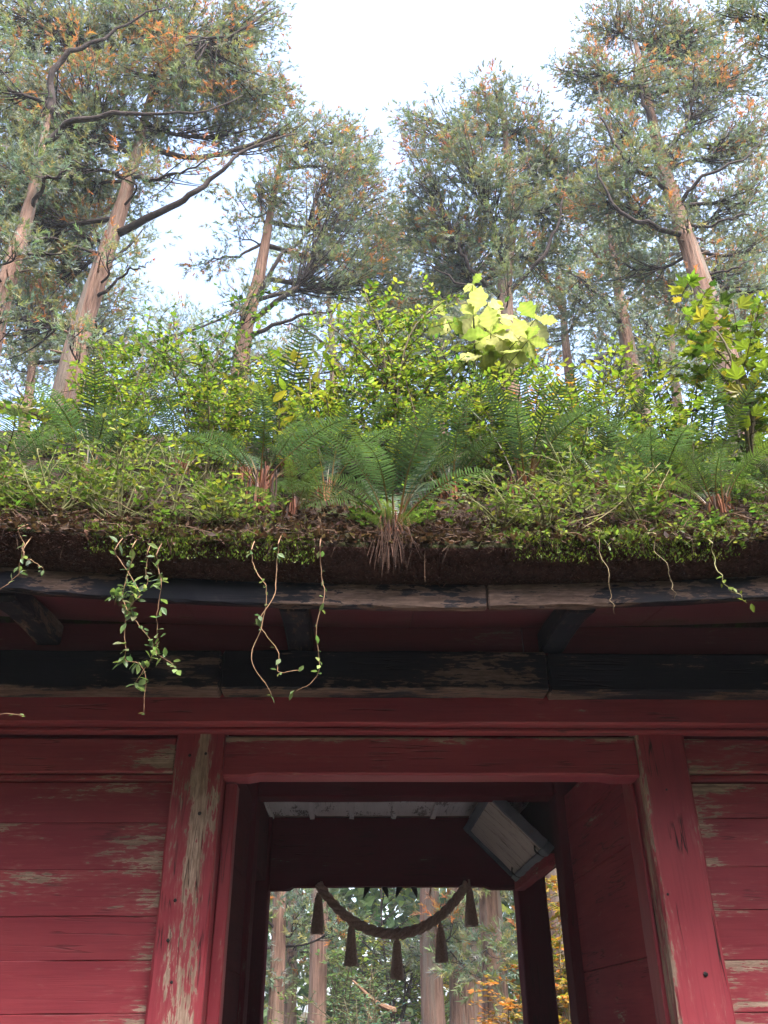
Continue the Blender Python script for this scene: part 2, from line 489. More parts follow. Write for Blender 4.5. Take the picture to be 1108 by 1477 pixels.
# posts, front to back
POSTX = [(-3.2, -2.93), (-1.015, -0.738), (1.66, 1.945), (3.85, 4.12)]
for r_i, (ya, yb, ztop) in enumerate(((5.0, 5.27, 3.10), (7.10, 7.36, 3.6), (8.90, 9.16, 3.6))):
    for c_i, (xa, xb) in enumerate(POSTX):
        if r_i == 1 and c_i == 1: xa, xb = -1.02, -0.752
        if r_i == 1 and c_i == 2: xa, xb = 1.628, 1.90
        if r_i == 2 and c_i == 1: xa, xb = -1.05, -0.785
        if r_i == 2 and c_i == 2: xa, xb = 1.585, 1.865
        mt = 'shaded_post' if (r_i and c_i in (1, 2)) else 'red_post'
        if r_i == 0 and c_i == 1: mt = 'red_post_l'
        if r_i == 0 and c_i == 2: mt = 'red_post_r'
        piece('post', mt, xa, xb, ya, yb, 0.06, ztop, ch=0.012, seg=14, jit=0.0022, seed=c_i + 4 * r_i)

# front walls: planks on either side of the doorway
def plank_wall(name, mat, x0, x1, y0, y1, zs, parent=gate, backing=True, seed=0):
    ac = Acc()
    if backing: beam(ac, x0, x1, y1 + 0.004, y1 + 0.03, zs[-1], zs[0] + 0.15)
    w = link(name, ac.mesh(name, M['red_shaded']), parent)
    g = np.random.default_rng(seed)
    for a_, b_ in zip(zs[:-1], zs[1:]):
        dy = g.uniform(-0.0022, 0.0022)
        piece('plank', mat, x0 + 0.002, x1 - 0.002, y0 + dy, y1 + dy * 0.3, b_ + 0.0009, a_ - 0.0009, ch=0.003, seg=12, jit=0.0010, parent=w, seed=int(a_ * 100))
    return w
ZL = [2.812, 2.59, 2.344, 2.114, 1.905, 1.665, 1.43, 1.20, 0.96, 0.72, 0.48, 0.10]
ZR = [2.806, 2.61, 2.352, 2.132, 1.888, 1.648, 1.42, 1.19, 0.95, 0.71, 0.47, 0.10]
plank_wall('wall_panel', 'red_plank_l', -2.93, -1.015, 5.095, 5.13, ZL, seed=1)
plank_wall('wall_panel', 'red_plank_r', 1.945, 3.85, 5.095, 5.13, ZR, seed=2)
# rails above the planks
for xa, xb, mt in ((-2.928, -1.017, 'red_plank_l'), (1.947, 3.848, 'red_plank_r')):
    piece('rail', mt, xa, xb, 5.035, 5.12, 2.853, 3.052, ch=0.01, jit=0.0018)
    piece('rail_moulding', 'red_plank', xa, xb, 5.06, 5.12, 2.818, 2.848, ch=0.005, jit=0.001)
    piece('rail_filler', 'red_shaded', xa, xb, 5.07, 5.12, 3.056, 3.30, ch=0.004)

# lintel over the doorway, its lower edge cut higher between the shoulders
ac = Acc()
xs = np.array([-0.737, -0.60, -0.575, -0.54, 0.0, 0.5, 1.0, 1.45, 1.49, 1.515, 1.659])
lowz = np.array([2.828, 2.828, 2.832, 2.839, 2.840, 2.839, 2.840, 2.839, 2.833, 2.828, 2.828])
y0, y1, zt, ch = 5.03, 5.20, 3.062, 0.012
prof = []
for x_, lz in zip(xs, lowz):
    prof.append([(x_, y0, lz + ch), (x_, y0 + ch, lz), (x_, y1, lz), (x_, y1, zt), (x_, y0 + ch, zt), (x_, y0, zt - ch)])
V = np.array(prof).reshape(-1, 3)
n_ = len(xs); i = np.arange(n_ - 1)[:, None] * 6; j = np.arange(6)[None]; kk = (j + 1) % 6
ac.add(V, Q=np.stack([i + j, i + kk, i + 6 + kk, i + 6 + j], -1).reshape(-1, 4)[:, ::-1], T=[(0, 1, 2), (0, 2, 3), (0, 3, 4), (0, 4, 5)] + [tuple(6 * (n_ - 1) + np.array(t)) for t in ((0, 2, 1), (0, 3, 2), (0, 4, 3), (0, 5, 4))])
link('lintel', ac.mesh('lintel', M['red_lintel']), gate)
piece('lintel_back', 'red_shaded', -0.75, 1.67, 5.205, 5.27, 2.86, 3.3, ch=0.004)

# frieze beam, black eave purlin in two lengths, filler board above it
piece('frieze_beam', 'red_beam', -3.6, 4.52, 4.88, 5.06, 3.092, 3.285, ch=0.012, seg=24, jit=0.0022)
piece('frieze_strip', 'red_beam', -3.6, 4.52, 4.95, 5.028, 3.064, 3.089, ch=0.006, seg=24, jit=0.0008)
piece('eave_purlin', 'black_beam', -3.9, -0.757, 4.72, 4.875, 3.235, 3.468, ch=0.012, seg=14, jit=0.0025)
piece('eave_purlin', 'black_beam', -0.750, 1.118, 4.715, 4.875, 3.238, 3.470, ch=0.012, seg=14, jit=0.0025)
piece('eave_purlin', 'black_beam', 1.125, 4.82, 4.72, 4.875, 3.234, 3.466, ch=0.012, seg=14, jit=0.0025)
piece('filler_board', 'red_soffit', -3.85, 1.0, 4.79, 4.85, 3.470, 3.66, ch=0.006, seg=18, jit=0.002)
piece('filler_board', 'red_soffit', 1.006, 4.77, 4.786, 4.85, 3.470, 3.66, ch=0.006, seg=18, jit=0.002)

# soffit boards, sloping down towards the eave, and the eave fascia, lifted at the ends
def slab(name, mat, x0, x1, ya, za, yb, zb, th, curve, parent=gate, n=16):
    ac = Acc()
    xs = np.linspace(x0, x1, n)
    cv = curve(xs)
    P4 = np.array([(ya, za), (yb, zb), (yb, zb + th), (ya, za + th)])
    V = np.stack([np.repeat(xs, 4), np.tile(P4[:, 0], n), np.tile(P4[:, 1], n) + np.repeat(cv, 4)], 1)
    i = np.arange(n - 1)[:, None] * 4; j = np.arange(4)[None]; k = (j + 1) % 4
    ac.add(V, Q=np.concatenate([np.stack([i + j, i + 4 + j, i + 4 + k, i + k], -1).reshape(-1, 4), [(0, 1, 2, 3), (4 * n - 1, 4 * n - 2, 4 * n - 3, 4 * n - 4)]]))
    return link(name, ac.mesh(name, M[mat]), parent)
xb_ = [-3.95, -2.55, -0.92, 0.33, 1.72, 3.1, 4.87]
for a_, b_ in zip(xb_[:-1], xb_[1:]):
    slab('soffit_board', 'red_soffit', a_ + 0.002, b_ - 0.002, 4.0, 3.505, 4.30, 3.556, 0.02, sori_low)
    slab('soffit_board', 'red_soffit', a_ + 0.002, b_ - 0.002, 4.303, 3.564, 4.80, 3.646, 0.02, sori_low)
xf = [-3.98, -2.2, 0.668, 2.72, 4.90]
for a_, b_ in zip(xf[:-1], xf[1:]):
    piece('fascia', 'black_fascia', a_ + 0.003, b_ - 0.003, 3.945, 3.995, 3.395, 3.522, ch=0.008, seg=26, jit=0.0022, curve=sori)

# outrigger rafters between purlin and fascia, one shape shared by all
ac = Acc()
w = 0.072
secs = [(4.86, 3.478, 3.60), (4.60, 3.474, 3.585), (4.30, 3.452, 3.545), (4.12, 3.420, 3.52), (4.04, 3.405, 3.505), (4.02, 3.43, 3.50)]
V = np.array([[(-w, y_, za + 0.012), (-w + 0.012, y_, za), (w - 0.012, y_, za), (w, y_, za + 0.012), (w, y_, zb), (-w, y_, zb)] for (y_, za, zb) in secs]).reshape(-1, 3)
n_ = len(secs); i = np.arange(n_ - 1)[:, None] * 6; j = np.arange(6)[None]; kk = (j + 1) % 6
ac.add(V, Q=np.stack([i + j, i + 6 + j, i + 6 + kk, i + kk], -1).reshape(-1, 4)[:, ::-1], T=[(6 * (n_ - 1) + 0, 6 * (n_ - 1) + a_, 6 * (n_ - 1) + a_ + 1) for a_ in (1, 2, 3, 4)])
raf = ac.mesh('rafter', M['black_rafter'])
for x_ in (-3.24, -1.78, -0.31, 1.165, 2.63, 4.1):
    o = link('rafter', raf, gate)
    o.location = (x_, 0, float(sori_low(x_)))

# ---- passage: jambs, side planks, mid beam, ceiling, rear beam
for xa, xb in ((-0.735, -0.668), (1.640, 1.659)):
    piece('jamb', 'red_post', xa, xb, 5.15, 5.28, 0.06, 2.822, ch=0.008, seg=10, jit=0.0015)
piece('jamb', 'red_post', 1.659, 1.70, 5.275, 5.40, 0.06, 2.9, ch=0.008, seg=10)
def side_wall(xa, xb, ya, yb, zs, seed, mat):
    w = link('side_wall', (lambda c: (beam(c, min(xa, xb) , max(xa, xb), ya + .01, yb - .01, zs[-1], zs[-1] + 0.06), c.mesh('side_wall', M['red_shaded']))[1])(Acc()), gate)
    for a_, b_ in zip(zs[:-1], zs[1:]):
        piece('plank', mat, min(xa, xb), max(xa, xb), ya, yb, b_ + 0.002, a_ - 0.002, ch=0.005, seg=10, jit=0.0015, parent=w, seed=seed)
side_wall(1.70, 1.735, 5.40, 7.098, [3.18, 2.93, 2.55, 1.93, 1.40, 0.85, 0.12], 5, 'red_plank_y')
side_wall(-0.83, -0.795, 5.28, 7.098, [3.18, 2.93, 2.55, 1.93, 1.40, 0.85, 0.12], 6, 'shaded_plank_y')
piece('mid_beam', 'red_shaded', -0.749, 1.626, 7.12, 7.34, 3.185, 3.40, ch=0.01)
piece('transom', 'red_shaded', -0.79, 1.70, 6.2, 6.32, 3.30, 3.42, ch=0.01)
piece('side_tie_beam', 'shaded_plank_y', 1.655, 1.82, 7.364, 8.898, 2.80, 3.40, ch=0.008)
piece('side_tie_beam', 'shaded_plank_y', -0.98, -0.815, 7.364, 8.898, 2.80, 3.40, ch=0.008)
piece('plaque_ledge', 'red_plank_y', 1.56, 1.652, 7.37, 8.89, 2.70, 2.795, ch=0.008)
# rear beam with shoulders
ac = Acc()
xs = np.array([-0.785, -0.62, -0.59, -0.56, 0.0, 0.5, 1.0, 1.30, 1.33, 1.36, 1.585])
lowz = np.array([2.735, 2.737, 2.745, 2.765, 2.767, 2.765, 2.767, 2.765, 2.752, 2.74, 2.738])
V = np.array([[(x_, 9.03, lz), (x_, 9.16, lz), (x_, 9.16, 3.40), (x_, 9.03, 3.40)] for x_, lz in zip(xs, lowz)]).reshape(-1, 3)
n_ = len(xs); i = np.arange(n_ - 1)[:, None] * 4; j = np.arange(4)[None]; kk = (j + 1) % 4
ac.add(V, Q=np.concatenate([np.stack([i + j, i + 4 + j, i + 4 + kk, i + kk], -1).reshape(-1, 4), [(0, 1, 2, 3), (43, 42, 41, 40)]]))
link('rear_beam', ac.mesh('rear_beam', M['red_shaded']), gate)
# ceiling boards with battens between mid beam and rear beam, plain boards in front
ceil = link('ceiling', (lambda c: (beam(c, -1.0, 1.9, 5.28, 9.0, 3.445, 3.47), c.mesh('ceiling', M['red_shaded']))[1])(Acc()), gate)
cb = [-1.0, -0.80, -0.395, -0.005, 0.413, 0.805, 1.20, 1.62, 1.88]
for a_, b_ in zip(cb[:-1], cb[1:]):
    piece('ceiling_board', 'grey_board', a_ + 0.003, b_ - 0.003, 7.345, 9.028, 3.418, 3.436, ch=0.003, seg=8, parent=ceil)
    piece('ceiling_board', 'grey_board', a_ + 0.003, b_ - 0.003, 5.29, 7.11, 3.42, 3.436, ch=0.003, seg=8, parent=ceil)
for x_ in cb[1:-1]:
    piece('batten', 'grey_board', x_ - 0.025, x_ + 0.025, 7.345, 9.028, 3.385, 3.416, ch=0.004, seg=8, parent=ceil)
# rear and end walls of the side rooms
ZB = [3.40, 3.0, 2.6, 2.2, 1.8, 1.4, 1.0, 0.6, 0.10]
plank_wall('wall_panel', 'red_plank', -2.93, -1.055, 9.02, 9.05, ZB, seed=3)
for xa, xb in ((-3.1, -3.06), (3.96, 4.0)):
    w = None
    ac = Acc(); beam(ac, xa + 0.006, xb - 0.006, 5.28, 8.89, 0.10, 3.40)
    w = link('end_wall', ac.mesh('end_wall', M['red_shaded']), gate)
    for a_, b_ in zip(ZB[:-1], ZB[1:]):
        for ya, yb in ((5.275, 7.09), (7.365, 8.895)):
            piece('plank', 'red_plank_y', xa, xb, ya, yb, b_ + 0.002, a_ - 0.002, ch=0.005, seg=6, parent=w)
piece('rear_purlin', 'black_beam', -3.9, 4.82, 9.32, 9.48, 3.235, 3.468, ch=0.012, seg=16)
piece('rear_frieze', 'red_beam', -3.6, 4.52, 9.17, 9.315, 3.04, 3.285, ch=0.012, seg=16)
for a_, b_ in zip(xf[:-1], xf[1:]):
    piece('rear_fascia', 'black_fascia', a_ + 0.003, b_ - 0.003, 10.2, 10.25, 3.395, 3.522, ch=0.008, seg=20, curve=sori)
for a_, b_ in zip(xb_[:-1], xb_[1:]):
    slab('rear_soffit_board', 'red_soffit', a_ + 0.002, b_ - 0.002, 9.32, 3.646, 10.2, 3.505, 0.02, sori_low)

# knots and nail heads on the doorway posts
for x_, z_, r_ in ((-0.842, 2.62, 0.010), (-0.925, 2.18, 0.009), (-0.94, 1.99, 0.009), (-0.90, 1.80, 0.008), (-0.84, 2.95, 0.008), (-0.93, 2.94, 0.009), (1.70, 2.20, 0.007), (1.83, 1.82, 0.012), (1.79, 2.75, 0.006)):
    ac = Acc()
    tube(ac, [(x_, 5.002, z_), (x_, 4.9965, z_), (x_, 4.994, z_)], [r_, r_, r_ * 0.55], 9, ridge=0.15, seed=int(z_ * 50))
    link('nail', ac.mesh('nail', M['dark_metal']), gate)

# four dark pointed pendants under the rear beam
for x_, dx in ((0.165, -0.05), (0.315, 0.045), (0.475, -0.045), (0.60, 0.04)):
    ac = Acc()
    zt = 2.785
    V = [(x_ - 0.034, 9.10, zt), (x_ + 0.034, 9.10, zt), (x_ + 0.034, 9.13, zt), (x_ - 0.034, 9.13, zt), (x_ + dx * 0.5 - 0.02, 9.102, zt - 0.06), (x_ + dx * 0.5 + 0.024, 9.102, zt - 0.06), (x_ + dx * 0.5 + 0.024, 9.128, zt - 0.06), (x_ + dx * 0.5 - 0.02, 9.128, zt - 0.06), (x_ + dx, 9.115, zt - 0.125)]
    ac.add(V, Q=[(0, 1, 5, 4), (1, 2, 6, 5), (2, 3, 7, 6), (3, 0, 4, 7), (3, 2, 1, 0)], T=[(4, 5, 8), (5, 6, 8), (6, 7, 8), (7, 4, 8)])
    link('pendant', ac.mesh('pendant', M['dark_metal']), gate)

# ---- thatched roof body: eave lip, slope, ridge and rear slope in one sheet
RIDGE_Y, RIDGE_Z = 7.1, 6.70
lump = sines(11, 18, 1.2, 9.0)
fine = sines(12, 26, 10.0, 42.0)
def roof_top(x, y):
    """height of the overgrown front slope"""
    t = np.clip((np.asarray(y, float) - 3.80) / (RIDGE_Y - 3.80), 0, 1)
    return 3.665 + sori(x) * (1 - t) ** 1.2 + (RIDGE_Z - 3.665) * t ** 0.99 + 0.03 * lump(x, y)
yt = np.concatenate([[3.80, 3.83, 3.88, 3.95], np.linspace(4.02, 7.1, 46)])
xs = np.linspace(-4.05, 4.97, 240)
rows = []
lip = [(4.02, 3.535), (3.945, 3.527), (3.915, 3.528), (3.885, 3.553), (3.855, 3.588), (3.830, 3.622), (3.808, 3.652)]
for y_, z_ in lip:
    jit_ = 0.014 * fine(xs, np.full_like(xs, z_ * 9)) + 0.012 * lump(xs * 2, np.full_like(xs, z_ * 3)) + rng.normal(0, 0.003, len(xs))
    rows.append(np.stack([xs, y_ - jit_, z_ + sori(xs)], 1))
for y_ in yt:
    jj = 0.012 * fine(xs, np.full_like(xs, y_)) + 0.014 * rng.normal(0, 0.5, len(xs))
    rows.append(np.stack([xs, np.full_like(xs, y_), roof_top(xs, y_) + jj], 1))
for y_ in np.linspace(7.25, 10.35, 24):
    t = (10.35 - y_) / (10.35 - 7.1)
    rows.append(np.stack([xs, np.full_like(xs, y_), 3.66 + sori(xs) * (1 - t) + (RIDGE_Z - 3.66) * t + 0.03 * lump(xs, np.full_like(xs, y_))], 1))
rows.append(np.stack([xs, np.full_like(xs, 10.25), 3.53 + sori(xs)], 1))
G = np.array(rows)
nr, nc = G.shape[:2]
ac = Acc()
i = np.arange(nr - 1)[:, None] * nc + np.arange(nc - 1)[None]
ac.add(G.reshape(-1, 3), Q=np.stack([i, i + 1, i + nc + 1, i + nc], -1).reshape(-1, 4)[:, ::-1])
thatch = link('thatch_roof', ac.mesh('thatch_roof', M['soil'], True), gate)
thatch.data.materials.append(M['thatch'])
mi = np.zeros((nr - 1, nc - 1), np.int32); mi[:6] = 1
thatch.data.polygons.foreach_set('material_index', mi.ravel())
for e in (0, -1):
    ac = Acc()
    pr = G[:, e, :]
    cx = np.array([pr[0][0], 7.1, 3.7])
    nP = len(pr)
    ac.add(np.vstack([pr, cx]), T=[(a_, a_ + 1, nP) if e else (a_ + 1, a_, nP) for a_ in range(nP - 1)] + [(nP - 1, 0, nP) if e else (0, nP - 1, nP)])
    link('gable_thatch', ac.mesh('gable_thatch', M['thatch']), gate)

# cut straw ends along the eave: too many to count
ac = Acc()
n = 20000
sx = rng.uniform(-4.0, 4.92, n)
tt = rng.uniform(0, 1, n)
L_ = np.array([(3.945, 3.527), (3.905, 3.532), (3.870, 3.572), (3.836, 3.615), (3.80, 3.66)])
ii = np.clip((tt * 4).astype(int), 0, 3); ff = tt * 4 - ii
yz = L_[ii] * (1 - ff)[:, None] + L_[ii + 1] * ff[:, None]
pos = np.stack([sx, yz[:, 0] + 0.012, yz[:, 1] + sori(sx)], 1)
d = np.stack([rng.normal(0, 0.35, n), np.full(n, -1.0), rng.normal(-0.45, 0.35, n)], 1)
ST = (np.array([(0, -0.09, 0), (0, 0.09, 0), (1, 0.05, 0), (1, -0.05, 0), (0, 0, 0.14), (1, 0, 0.09)]), np.array([(0, 1, 2), (0, 2, 3), (0, 3, 5), (1, 5, 2)]))
br = rng.uniform(0.4, 1.3, n)[:, None] * np.where(rng.random(n) < 0.05, 2.2, 1.0)[:, None]
scatter(ac, ST, pos, frames(d, np.tile([0.0, 0, 1], (n, 1))), rng.uniform(0.015, 0.040, n), np.array([[0.080, 0.040, 0.032]]) * br)
tag(link('straw_ends', ac.mesh('straw_ends', M['straw']), gate), kind='stuff')

# ================================================================== rope with tassels
rope = empty('sacred_rope', (0.40, 9.0, 2.3), 'twisted straw rope with five tassels hanging in the gate doorway', 'rope')
ry = 8.98
ct = np.linspace(-1, 1, 120)
rx = 0.40 + 0.715 * ct
rz = 2.345 + 0.435 * (np.cosh(ct * 1.35) - 1) / (np.cosh(1.35) - 1)
ctr = np.stack([rx, np.full_like(rx, ry), rz], 1)
arc = np.concatenate([[0], np.cumsum(np.linalg.norm(np.diff(ctr, axis=0), axis=1))])
tg = np.gradient(ctr, axis=0); tg /= np.linalg.norm(tg, axis=1, keepdims=True)
nn = np.cross(tg, [0, 1, 0]); 
thick = 0.0245 * (0.72 + 0.28 * np.sin(np.linspace(0.12, 0.88, 120) * PI) ** 0.6)
for s_ in range(3):
    ph = arc * 2 * PI / 0.25 + s_ * 2 * PI / 3
    ac = Acc()
    tube(ac, ctr + thick[:, None] * 1.12 * (np.cos(ph)[:, None] * nn + np.sin(ph)[:, None] * np.array([[0, 1.0, 0]])), thick, 8, ridge=0.08, seed=s_)
    link('strand', ac.mesh('strand', M['rope'], True), rope)
for tx, zt_, L_ in ((-0.31, 2.70, 0.35), (0.005, 2.43, 0.345), (0.43, 2.315, 0.345), (0.84, 2.42, 0.31), (1.135, 2.745, 0.335)):
    ac = Acc()
    h = np.array([0, 0.03, 0.06, 0.09, 0.2, 0.5, 0.85, 1.0])
    rr = np.array([0.018, 0.026, 0.020, 0.027, 0.035, 0.046, 0.058, 0.062])
    na = 18
    ang = np.arange(na) * 2 * PI / na
    fl = 1 + 0.10 * rng.uniform(-1, 1, na)[None] * np.linspace(0, 1, len(h))[:, None]
    zj = zt_ - h[:, None] * L_ - np.where(np.arange(len(h)) == len(h) - 1, 1, 0)[:, None] * rng.uniform(-0.012, 0.012, na)[None]
    V = np.stack([tx + rr[:, None] * fl * np.cos(ang), ry - 0.012 + rr[:, None] * fl * np.sin(ang), zj], -1).reshape(-1, 3)
    i = np.arange(len(h) - 1)[:, None] * na; j = np.arange(na)[None]; kk = (j + 1) % na
    ac.add(V, Q=np.stack([i + j, i + na + j, i + na + kk, i + kk], -1).reshape(-1, 4), T=[(7 * na, 7 * na + a_ + 1, 7 * na + a_) for a_ in range(1, na - 1)])
    tube(ac, [(tx, ry - 0.012, zt_), (tx, ry, zt_ + 0.07)], 0.010, 6)
    for _ in range(60):
        an = rng.uniform(0, 2 * PI); r2 = rng.uniform(0.040, 0.068)
        tube(ac, [(tx + 0.03 * math.cos(an), ry - 0.012 + 0.03 * math.sin(an), zt_ - 0.13 * L_), (tx + r2 * math.cos(an), ry - 0.012 + r2 * math.sin(an), zt_ - L_ * rng.uniform(0.9, 1.04))], [0.005, 0.003], 3)
    link('tassel', ac.mesh('tassel', M['rope']), rope)

# ================================================================== tilted plaque on the ledge
plq = empty('wooden_plaque', (1.6, 8.05, 2.82), 'pale weathered wooden plaque in dark frame leaning out above side ledge', 'plaque')
MP = Matrix.Translation((1.575, 8.05, 2.80)) @ Matrix.Rotation(R_(-45), 4, 'Y')   # local z runs up the board, local -x is its face
def ppiece(name, mat, *a, **kw):
    ac = Acc(); beam(ac, *a, **kw)
    o = link(name, ac.mesh(name, M[mat]), plq, False)
    o.matrix_parent_inverse = parent_inv(plq)
    o.matrix_basis = MP
    return o
ppiece('board', 'plaque_board', 0.0, 0.02, -0.72, 0.50, 0.05, 0.60, ch=0.003)
ppiece('board', 'plaque_board', 0.0, 0.02, 0.505, 0.72, 0.05, 0.60, ch=0.003)
for a_ in ((-0.03, 0.05, -0.78, 0.78, -0.02, 0.05), (-0.03, 0.05, -0.78, 0.78, 0.60, 0.67)): ppiece('frame_rail', 'plaque_frame', *a_)
for a_ in ((-0.03, 0.05, -0.78, -0.725, 0.052, 0.598), (-0.03, 0.05, 0.725, 0.78, 0.052, 0.598)): ppiece('frame_stile', 'plaque_frame', *a_)
for y_ in (7.46, 8.62):
    ac = Acc()
    tube(ac, spline([(1.61, y_, 2.76), (1.545, y_, 2.79), (1.50, y_ + 0.01, 2.83), (1.51, y_ + 0.02, 2.90)], 10), 0.008, 6)
    tube(ac, spline([(1.545, y_, 2.79), (1.56, y_ - 0.05, 2.775), (1.58, y_ - 0.09, 2.79)], 6), 0.007, 6)
    link('wire_hook', ac.mesh('wire_hook', M['dark_metal']), plq)

# ================================================================== plants: templates
OV = (np.array([(0, 0, 0), (0.18, 0.14, 0.02), (0.18, -0.14, 0.02), (0.45, 0.24, 0.05), (0.45, -0.24, 0.05), (0.75, 0.15, 0.02), (0.75, -0.15, 0.02), (1.0, 0, -0.06), (0.45, 0, 0), (0.75, 0, -0.02)], float),
      np.array([(0, 2, 8), (0, 8, 1), (1, 8, 3), (2, 4, 8), (3, 8, 9), (3, 9, 5), (4, 9, 8), (4, 6, 9), (5, 9, 7), (6, 7, 9)]))
DIA = (np.array([(0, 0, 0), (0.45, 0.26, 0.06), (0.45, -0.26, 0.06), (1.0, 0, -0.05), (0.5, 0, 0)], float), np.array([(0, 4, 1), (0, 2, 4), (1, 4, 3), (2, 3, 4)]))
def star_leaf(n=5, deep=0.45):
    pts = [(0.12, 0, 0)]
    for q in range(n):
        an = (q - (n - 1) / 2) * (2.3 / (n - 1)) * 1.1
        rr = 1.0 if q == n // 2 else 0.9 - 0.18 * abs(q - n // 2)
        pts.append((0.12 + rr * 0.88 * math.cos(an), rr * 0.88 * math.sin(an), -0.05))
        if q < n - 1:
            an2 = an + (2.3 / (n - 1)) * 0.55
            pts.append((0.12 + deep * math.cos(an2), deep * math.sin(an2), 0.03))
    pts.append((0, 0, 0))
    T = [(0, a_, a_ + 1) for a_ in range(1, 2 * n - 1)] + [(0, 2 * n, 1), (0, 2 * n - 1, 2 * n)]
    return (np.array(pts, float), np.array(T))
STAR = star_leaf()
def tuft_template(seed, n=11, w=0.088):
    """a short round spray of needles along the x axis"""
    g = np.random.default_rng(seed)
    V, T = [], []
    for q in range(n):
        t = g.uniform(0.0, 0.65)
        az = q * 2.399 + g.uniform(-0.3, 0.3)
        op = g.uniform(0.35, 1.0)
        L = g.uniform(0.30, 0.48) * (1.1 - 0.3 * t)
        d = np.array([math.cos(op), math.sin(op) * math.cos(az), math.sin(op) * math.sin(az)])
        s = np.cross(d, g.normal(0, 1, 3)); s /= np.linalg.norm(s)
        b = np.array([t, 0, 0])
        k = len(V)
        V += [tuple(b + s * w * 0.5), tuple(b - s * w * 0.5), tuple(b + d * L)]
        T.append((k, k + 1, k + 2))
    return (np.array(V, float), np.array(T))
TUFTS = [tuft_template(q) for q in range(4)]

def pick(g, n, pal, jit=0.22):
    """n colours from a palette of (weight, colour)"""
    w = np.array([p[0] for p in pal], float); w /= w.sum()
    c = np.array([p[1] for p in pal])[g.choice(len(pal), n, p=w)]
    return np.clip(c * (1 + jit * g.normal(0, 1, (n, 1))) * (1 + 0.08 * g.normal(0, 1, (n, 3))), 0.004, 0.9)

# ================================================================== cedars
BLUEGREEN, GREEN, OLIVE, RUST, ORANGE, GREY = (0.135, 0.175, 0.130), (0.165, 0.190, 0.095), (0.23, 0.215, 0.09), (0.27, 0.125, 0.07), (0.42, 0.17, 0.055), (0.21, 0.225, 0.19)

